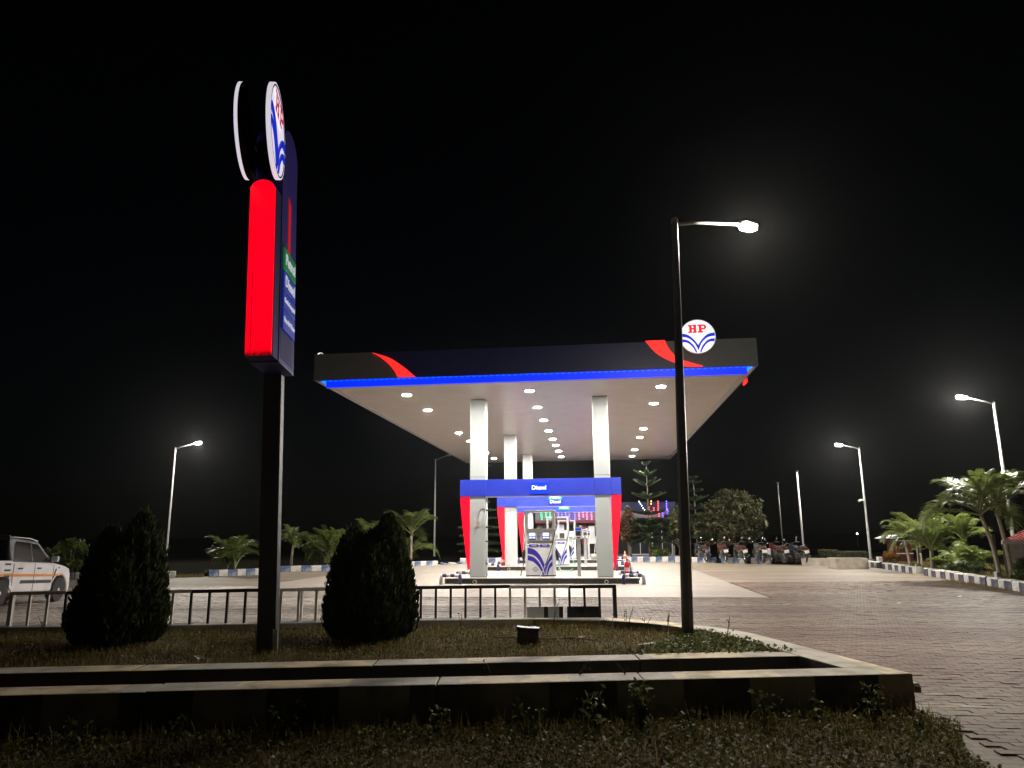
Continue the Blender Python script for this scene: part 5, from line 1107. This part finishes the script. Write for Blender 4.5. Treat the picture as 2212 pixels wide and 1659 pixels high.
M['tail_red'] = mat('tail_light_red', (.16, .006, .008), .25, emit=(.5, .0, .01), es=.004)
M['bike_red'] = mat('bike_red', (.06, .006, .008), .3, coat=.3); M['bike_orange'] = mat('bike_orange', (.10, .02, .01), .3, coat=.3); M['bike_black'] = mat('bike_black', (.02, .02, .025), .3, coat=.3)
M['bike_brown'] = mat('bike_brown', (.07, .03, .02), .35, coat=.3); M['bike_silver'] = mat('bike_silver', (.12, .11, .1), .35, .4); M['bike_blue'] = mat('bike_blue', (.012, .015, .03), .3, coat=.3)
H0 = PI / 2
motorcycle((10.25, 39.35, .055), H0 + .115, .16, 'bike_black', 'black motorcycle with round red tail, nearest the dark lamp pole', 'kerb_blue')
motorcycle((11.1, 38.65, .055), H0 - .07, .14, 'bike_orange', 'motorcycle with an orange red tail, second from the dark lamp pole')
motorcycle((11.85, 37.85, .055), H0 - .05, .18, 'bike_brown', 'brown motorcycle in front of the broad tree trunk')
motorcycle((12.5, 37.2, .055), H0 - .04, .0, 'bike_silver', 'upright grey motorcycle with a carrier box on its side', extra='box')
motorcycle((13.35, 36.55, .055), H0 + .14, .12, 'bike_red', 'red motorcycle with a white mirror beside the thin flagpole')
motorcycle((14.05, 35.75, .055), H0 + .115, .15, 'bike_blue', 'dark motorcycle with a white plate, rightmost of the row')

# ================================================================== PICKUP
def pickup(loc, heading, pitch, k):
    r = thing('pickup_truck', 'white double cab pickup with an orange stripe, cut by the left edge', 'pickup truck', loc, rot=(0, pitch, heading)); r.scale = (k, k, k)
    # +x forward from the front axle; right side is -y
    def arch(cx, rr, n=9): return [(cx + rr * math.cos(a), .36 + rr * math.sin(a)) for a in np.linspace(0, PI, n)]
    prof = [(.55, .45), (.60, .62), (.58, .84), (.48, 1.0), (.1, 1.09), (-.42, 1.16), (-2.62, 1.2), (-2.62, .36), (-.52, .34)] + [(c, d) for c, d in arch(0, .45)[::-1]]
    b = MB(); b.prism(prof, lambda a, c, t: (a, -.86 + 1.72 * t, c), 0, 1); body = b.build('body', M['car_white'], r, bevel=.05)
    # cabin
    lo = [(-.40, 1.16), (-2.60, 1.2)]; bot = [(-.38, 1.15), (-2.60, 1.19)]
    P = {'A0': (-.36, .80, 1.15), 'A1': (-1.12, .64, 1.78), 'R1': (-2.3, .64, 1.86), 'R0': (-2.60, .80, 1.19), 'R2': (-2.54, .66, 1.80)}
    b = MB(); sidep = ['A0', 'A1', 'R1', 'R2', 'R0']; vs = [(P[q][0], -P[q][1], P[q][2]) for q in sidep] + [P[q] for q in sidep]
    b.add(vs, [(0, 1, 2, 3, 4), (9, 8, 7, 6, 5), (0, 5, 6, 1), (1, 6, 7, 2), (2, 7, 8, 3), (3, 8, 9, 4), (4, 9, 5, 0)], 0); cab = b.build('cabin', M['asphalt_black'], r, bevel=.03)
    b = MB(); b.prism([(-1.10, 1.80), (-1.5, 1.865), (-2.3, 1.88), (-2.52, 1.82), (-2.3, 1.86), (-1.5, 1.84), (-1.12, 1.77)], lambda a, c, t: (a, -.63 + 1.26 * t, c), 0, 1); b.build('roof', M['car_white'], r)
    for s in (-1, 1):
        def pt(f, z): 
            q = (z - 1.17) / (1.82 - 1.17); return (f, s * (.808 - .158 * q), z)
        for pts in ([(-.62, 1.2), (-1.16, 1.68), (-1.48, 1.72), (-1.48, 1.2)], [(-1.56, 1.2), (-1.56, 1.725), (-2.36, 1.76), (-2.46, 1.24)]):
            b = MB(); b.add([pt(*q) for q in pts], [(0, 1, 2, 3)], 0); b.build('side_window', M['car_glass'], cab)
        y0, y1 = (-.872, -.864) if s < 0 else (.864, .872)
        def strip(nm, poly, m): MB().prism(poly, lambda a, c, t: (a, y0 + (y1 - y0) * t, c), 0, 1).build(nm, M[m], body)
        strip('orange_stripe', [(-.45, .77), (-2.6, .79), (-2.6, .87), (-.40, .83)], 'orange'); strip('orange_stripe', [(-.36, .77), (.02, .80), (-.02, .85), (-.36, .83)], 'orange')
        strip('side_moulding', [(-.56, .58), (-1.36, .59), (-1.36, .68), (-.52, .67)], 'black_plastic'); strip('side_moulding', [(-1.39, .59), (-2.18, .60), (-2.14, .69), (-1.39, .68)], 'black_plastic')
        strip('decal', [(-.40, .72), (-.48, .70), (-.44, .76), (-.34, .99), (-.28, .99)], 'black_plastic'); strip('vent', [(-.12, 1.0), (-.22, 1.0), (-.2, 1.03), (-.1, 1.03)], 'black_plastic')
        for x in (-.47, -1.50, -2.55):
            MB().box(x - .006, y0 + .002, .38, x + .006, y1 - .001, 1.14).build('door_seam', M['black_plastic'], body)
        for x in (-1.28, -2.24): MB().box(x - .10, y0 - (.025 if s < 0 else -.002), .99, x + .10, y1 + (.025 if s > 0 else -.002), 1.03).build('door_handle', M['black_plastic'], body, bevel=.01)
        b = MB(); b.box(-.58, s * .80 - (.2 if s < 0 else 0), 1.19, -.46, s * .80 + (.2 if s > 0 else 0), 1.36); b.build('wing_mirror', M['trim_grey'], r, bevel=.03)
        for x in (0, -3.0):
            w = MB(); y = s * .74; w.lathe([(.24, -.11), (.34, -.11), (.365, -.06), (.365, .06), (.34, .11), (.24, .11)], 28, Matrix.Rotation(PI / 2, 4, 'X')); o = w.build('wheel', M['tyre'], r, loc=(x, y, .365), smooth=False)
            w = MB(); torus(w, (0, s * .09, 0), .235, .022, 28, 6)
            for q in range(10): a = 2 * PI * q / 10; w.bar((.03 * math.cos(a), s * .1, .03 * math.sin(a)), (.23 * math.cos(a), s * .09, .23 * math.sin(a)), .05, .02, up=(0, 1, 0))
            w.lathe([(.01, 0), (.06, 0), (.05, .02), (.01, .03)], 12, Matrix.Translation((0, s * .10, 0)) @ Matrix.Rotation(PI / 2 * (1 if s < 0 else -1), 4, 'X')); w.build('rim', M['alloy'], o)
    MB().box(-4.3, -.7, .28, .5, .7, .42).build('underbody', M['mud'], r)
    b = MB(); b.prism([(-2.66, .52), (-2.66, 1.22), (-4.5, 1.22), (-4.5, .6), (-3.45, .6)] + [(-3.0 + .44 * math.cos(a), .40 + .44 * math.sin(a)) for a in np.linspace(PI * .85, .15, 8)], lambda a, c, t: (a, -.88 + 1.76 * t, c), 0, 1); bed = b.build('load_bed', M['car_white'], r, bevel=.02)
    for s in (-1, 1):
        y0, y1 = (-.892, -.882) if s < 0 else (.882, .892)
        for z in (1.1, .94, .78): MB().prism([(-2.74, z), (-3.0, z), (-3.0, z + .05), (-2.74, z + .05)], lambda a, c, t: (a, y0 + (y1 - y0) * t, c), 0, 1).build('bed_slot', M['black_plastic'], bed)
        MB().prism([(-2.68, .8), (-4.48, .8), (-4.48, .88), (-2.68, .88)], lambda a, c, t: (a, (y0 + .004) + (y1 - y0 - .006) * t, c), 0, 1).build('orange_stripe', M['orange'], bed)
    b = MB(); b.tube([(-2.72, -.8, 1.22), (-2.72, -.72, 1.86), (-2.72, .72, 1.86), (-2.72, .8, 1.22)], .05, 8); b.build('roll_bar', M['asphalt_black'], r, smooth=True)
    b = MB(); b.prism([(.62, .3), (.66, .42), (.64, .66), (.5, .66), (.5, .3)], lambda a, c, t: (a, -.84 + 1.68 * t, c), 0, 1); b.build('front_bumper', M['car_white'], r, bevel=.04)
    for s in (-1, 1): MB().prism([(.46, .84), (.6, .82), (.58, .94), (.45, .98)], lambda a, c, t: (a, s * .62 - .18 + .36 * t, c), 0, 1).build('headlight', M['chrome'], r, bevel=.02)
    MB().add([(-.39, -.76, 1.19), (-1.09, -.62, 1.77), (-1.09, .62, 1.77), (-.39, .76, 1.19)], [(0, 1, 2, 3)]).build('windscreen', M['car_glass'], cab) if False else None
    return r
PICK = pickup((-11.87, 18.3, .0), R(95), R(2.0), .80)
b = MB(); b.add([(-14, 10.8, -.02), (-10.2, 10.8, -.02), (-10.4, 18.5, .004), (-14, 18.8, .004), (-14, 10.8, .2), (-10.8, 11.2, .18), (-11.0, 15.9, .075), (-14, 15.9, .075)], [(4, 5, 6, 7), (7, 6, 2, 3), (5, 1, 2, 6), (0, 1, 5, 4), (0, 4, 7, 3)])
tag(b.build('dirt_ramp', M['earth']), kind='structure') if False else None

# ================================================================== OFFICE BEHIND, COLOURED LIGHTS
office = thing('office_building', 'low dark fronted station office hung with coloured lights', 'building', (1.6, 48.2, 0))
MB().box(0, .3, 0, 9.0, 6, 3.5).build('wall', M['wall_cream'], office)
MB().box(-.15, -.25, 2.45, 9.15, 6.1, 3.05).build('fascia', M['office_fascia'], office); MB().box(-.15, -.27, 2.28, 9.15, 6.1, 2.449).build('red_band', M['office_red'], office)
MB().box(-.1, -.05, 3.051, 9.1, 6.05, 3.62).build('parapet', M['fascia_blue'], office)
MB().box(-.2, -.9, -.02, 9.2, .29, .16).build('step', M['concrete'], office)
for k in range(6):
    x = .25 + k * 1.45
    f = MB(); f.box(x, .22, .2, x + 1.35, .27, .27); f.box(x, .22, 2.15, x + 1.35, .27, 2.24); f.box(x, .22, .271, x + .06, .27, 2.149); f.box(x + 1.29, .22, .271, x + 1.35, .27, 2.149); f.box(x + .65, .225, .271, x + .69, .265, 2.149)
    fo = f.build('window', M['trim_grey'] if k > 3 else M['dark_steel'], office); MB().box(x + .061, .275, .271, x + 1.289, .285, 2.149).build('pane', M['glass_dark'], fo)
MB().box(.95, .15, 1.25, 1.75, .21, 2.2).build('poster_board', mat('lit_poster', (.6, .62, .66), .5, emit=(.6, .65, .75), es=.25), office)
MB().box(3.35, .15, .95, 3.75, .21, 2.1).build('white_door', M['print_white'], office); MB().box(2.9, .12, .9, 3.3, .2, 2.1).build('red_board', M['office_red'], office)
MB().box(4.4, .16, 1.85, 4.75, .2, 1.90).build('tube_light', glow('dim_tube', (.8, .85, .9), .8), office)
BULB = {}
for key, col, e in (('green', (0, 1, .22), 9), ('blue', (.10, .06, 1), 12), ('pink', (1, .12, .42), 9), ('red', (1, .05, .02), 9), ('amber', (1, .5, .05), 7), ('white', (.85, .9, 1), 6)):
    BULB[key] = MB().lathe([(.008, -.04), (.026, -.02), (.03, .005), (.018, .03), (.008, .05)], 8).mesh('bulb', glow('bulb_' + key, col, e))
ORD = ['first', 'second', 'third', 'fourth', 'fifth', 'sixth', 'seventh']
cnt = {}
def strand(x, y, z, n, key, dz=.14, slant=0, where='the office eave'):
    cnt[key, where] = cnt.get((key, where), 0) + 1
    lab = '%s string light strand, %s %s one from the left on %s' % (key, ORD[cnt[key, where] - 1], key, where)
    r = thing('string_light', lab, 'string light', (x, y, z), group='hanging string light strands')
    MB().tube([(0, 0, .08), (slant * n * dz, 0, -n * dz)], .006, 4).build('wire', M['black_plastic'], r)
    for k in range(n): obj('bulb', BULB[key], r, (slant * k * dz + rng.normal(0, .008), -.02, -k * dz + rng.normal(0, .012)))
for x in (1.85, 2.17, 2.42): strand(x, 47.85, 2.95, 4, 'green')
for x, n in ((2.96, 3), (3.2, 3), (3.44, 3), (3.67, 4), (4.02, 4)): strand(x, 47.85, 2.95, n, 'blue')
for x, n in ((4.31, 4), (4.58, 3), (4.82, 4), (5.12, 4)): strand(x, 47.85, 2.95, n, 'pink')
T2 = 'the lit pine side'
strand(7.75, 47.85, 3.5, 7, 'white', slant=-.55, where=T2) if False else strand(8.25, 47.85, 3.62, 8, 'white', slant=.62, where=T2)
strand(8.85, 47.85, 3.62, 2, 'amber', where=T2); strand(9.05, 47.85, 3.62, 2, 'amber', where=T2)
for x, z, n in ((8.88, 3.25, 2), (8.9, 2.92, 5), (9.2, 3.2, 2), (9.5, 3.62, 5), (9.52, 2.95, 3)): strand(x, 47.85, z, n, 'red', where=T2)
for x, z, n in ((9.78, 3.0, 5), (10.05, 3.62, 5), (10.1, 3.1, 5)): strand(x, 47.85, z, n, 'blue', where=T2)
MB().tube([(6.4, -.35, 3.58), (8.6, -.35, 3.60)], .01, 4).build('light_cable', M['black_plastic'], office)
MB().box(7.2, -.3, 2.46, 9.0, -.255, 2.62).build('red_board', M['office_red'], office)

# ================================================================== HUT AND KIOSK AT THE RIGHT
hut = thing('small_hut', 'small hut with a red ribbed roof and white gutter at the right edge', 'hut', (14.55, 22.0, 0))
ridge = [(2.35, 1.6, .60), (4.4, 1.6, .60)]; e0 = (0, 0, 0); zb = 1.22
b = MB(); b.add([(0, 0, zb), (4.4, 0, zb), (4.4, 1.6, zb + .58), (2.35, 1.6, zb + .58), (0, 0, zb - .03), (4.4, 0, zb - .03), (4.4, 1.6, zb + .55), (2.35, 1.6, zb + .55)], [(0, 1, 2, 3), (7, 6, 5, 4), (0, 4, 5, 1), (1, 5, 6, 2), (2, 6, 7, 3), (3, 7, 4, 0)]); b.build('roof_sheet', M['rust_red'], hut)
for k in range(32):
    x = .12 + k * .135; t = min(1, x / 2.35); MB().bar((x, -.02, zb + .014), (x, 1.6 * t - .02, zb + .014 + .58 * t), .035, .026).build('roof_rib', M['rust_red'], hut)
MB().bar((-.03, -.035, zb - .03), (4.4, -.035, zb - .03), .05, .1).build('gutter', M['print_white'], hut)
for x in (1.3, 4.2):
    for y in (.5, 2.4): MB().box(x - .05, y - .05, 0, x + .05, y + .05, zb + (.1 if y < 1 else .2)).build('post', M['dark_steel'], hut)
MB().box(1.5, .7, 0, 4.1, 2.3, 1.15).build('wall', M['mud'], hut)
ki = thing('kiosk', 'small red kiosk with a slanted white roof behind the palms', 'kiosk', (18.7, 37, .1))
MB().prism([(0, .0), (.5, .17), (1.5, .17), (1.5, .1), (.2, -.03)], lambda a, c, t: (a - .12, -.3 + 1.3 * t, 1.12 + c), 0, 1).build('roof', M['print_white'], ki)
MB().box(.45, 0, .0, 1.25, .9, .98).build('body', M['kiosk_red'], ki); MB().box(.40, -.03, .985, 1.3, .93, 1.03).build('counter_trim', M['trim_grey'], ki); MB().box(.5, -.02, .55, .9, -.003, .9).build('opening', M['black_plastic'], ki)
MB().box(.43, -.04, .35, 1.27, -.004, .40).build('shelf', M['print_white'], ki)

# ================================================================== NIGHT HAZE
b = MB(); b.box(-70, -12, -1.2, 75, 110, 10.5); hz = b.build('haze', [], None) if False else obj('haze', b.mesh('haze', []))
hm = bpy.data.materials.new('haze_air'); hm.use_nodes = True; hn = hm.node_tree; hn.nodes.clear()
ho = hn.nodes.new('ShaderNodeOutputMaterial'); hv = hn.nodes.new('ShaderNodeVolumePrincipled'); hv.inputs['Color'].default_value = (.9, .92, .95, 1); hv.inputs['Density'].default_value = .0002; hv.inputs['Anisotropy'].default_value = .84
hn.links.new(hv.outputs[0], ho.inputs['Volume']); hz.data.materials.append(hm); tag(hz, kind='stuff')
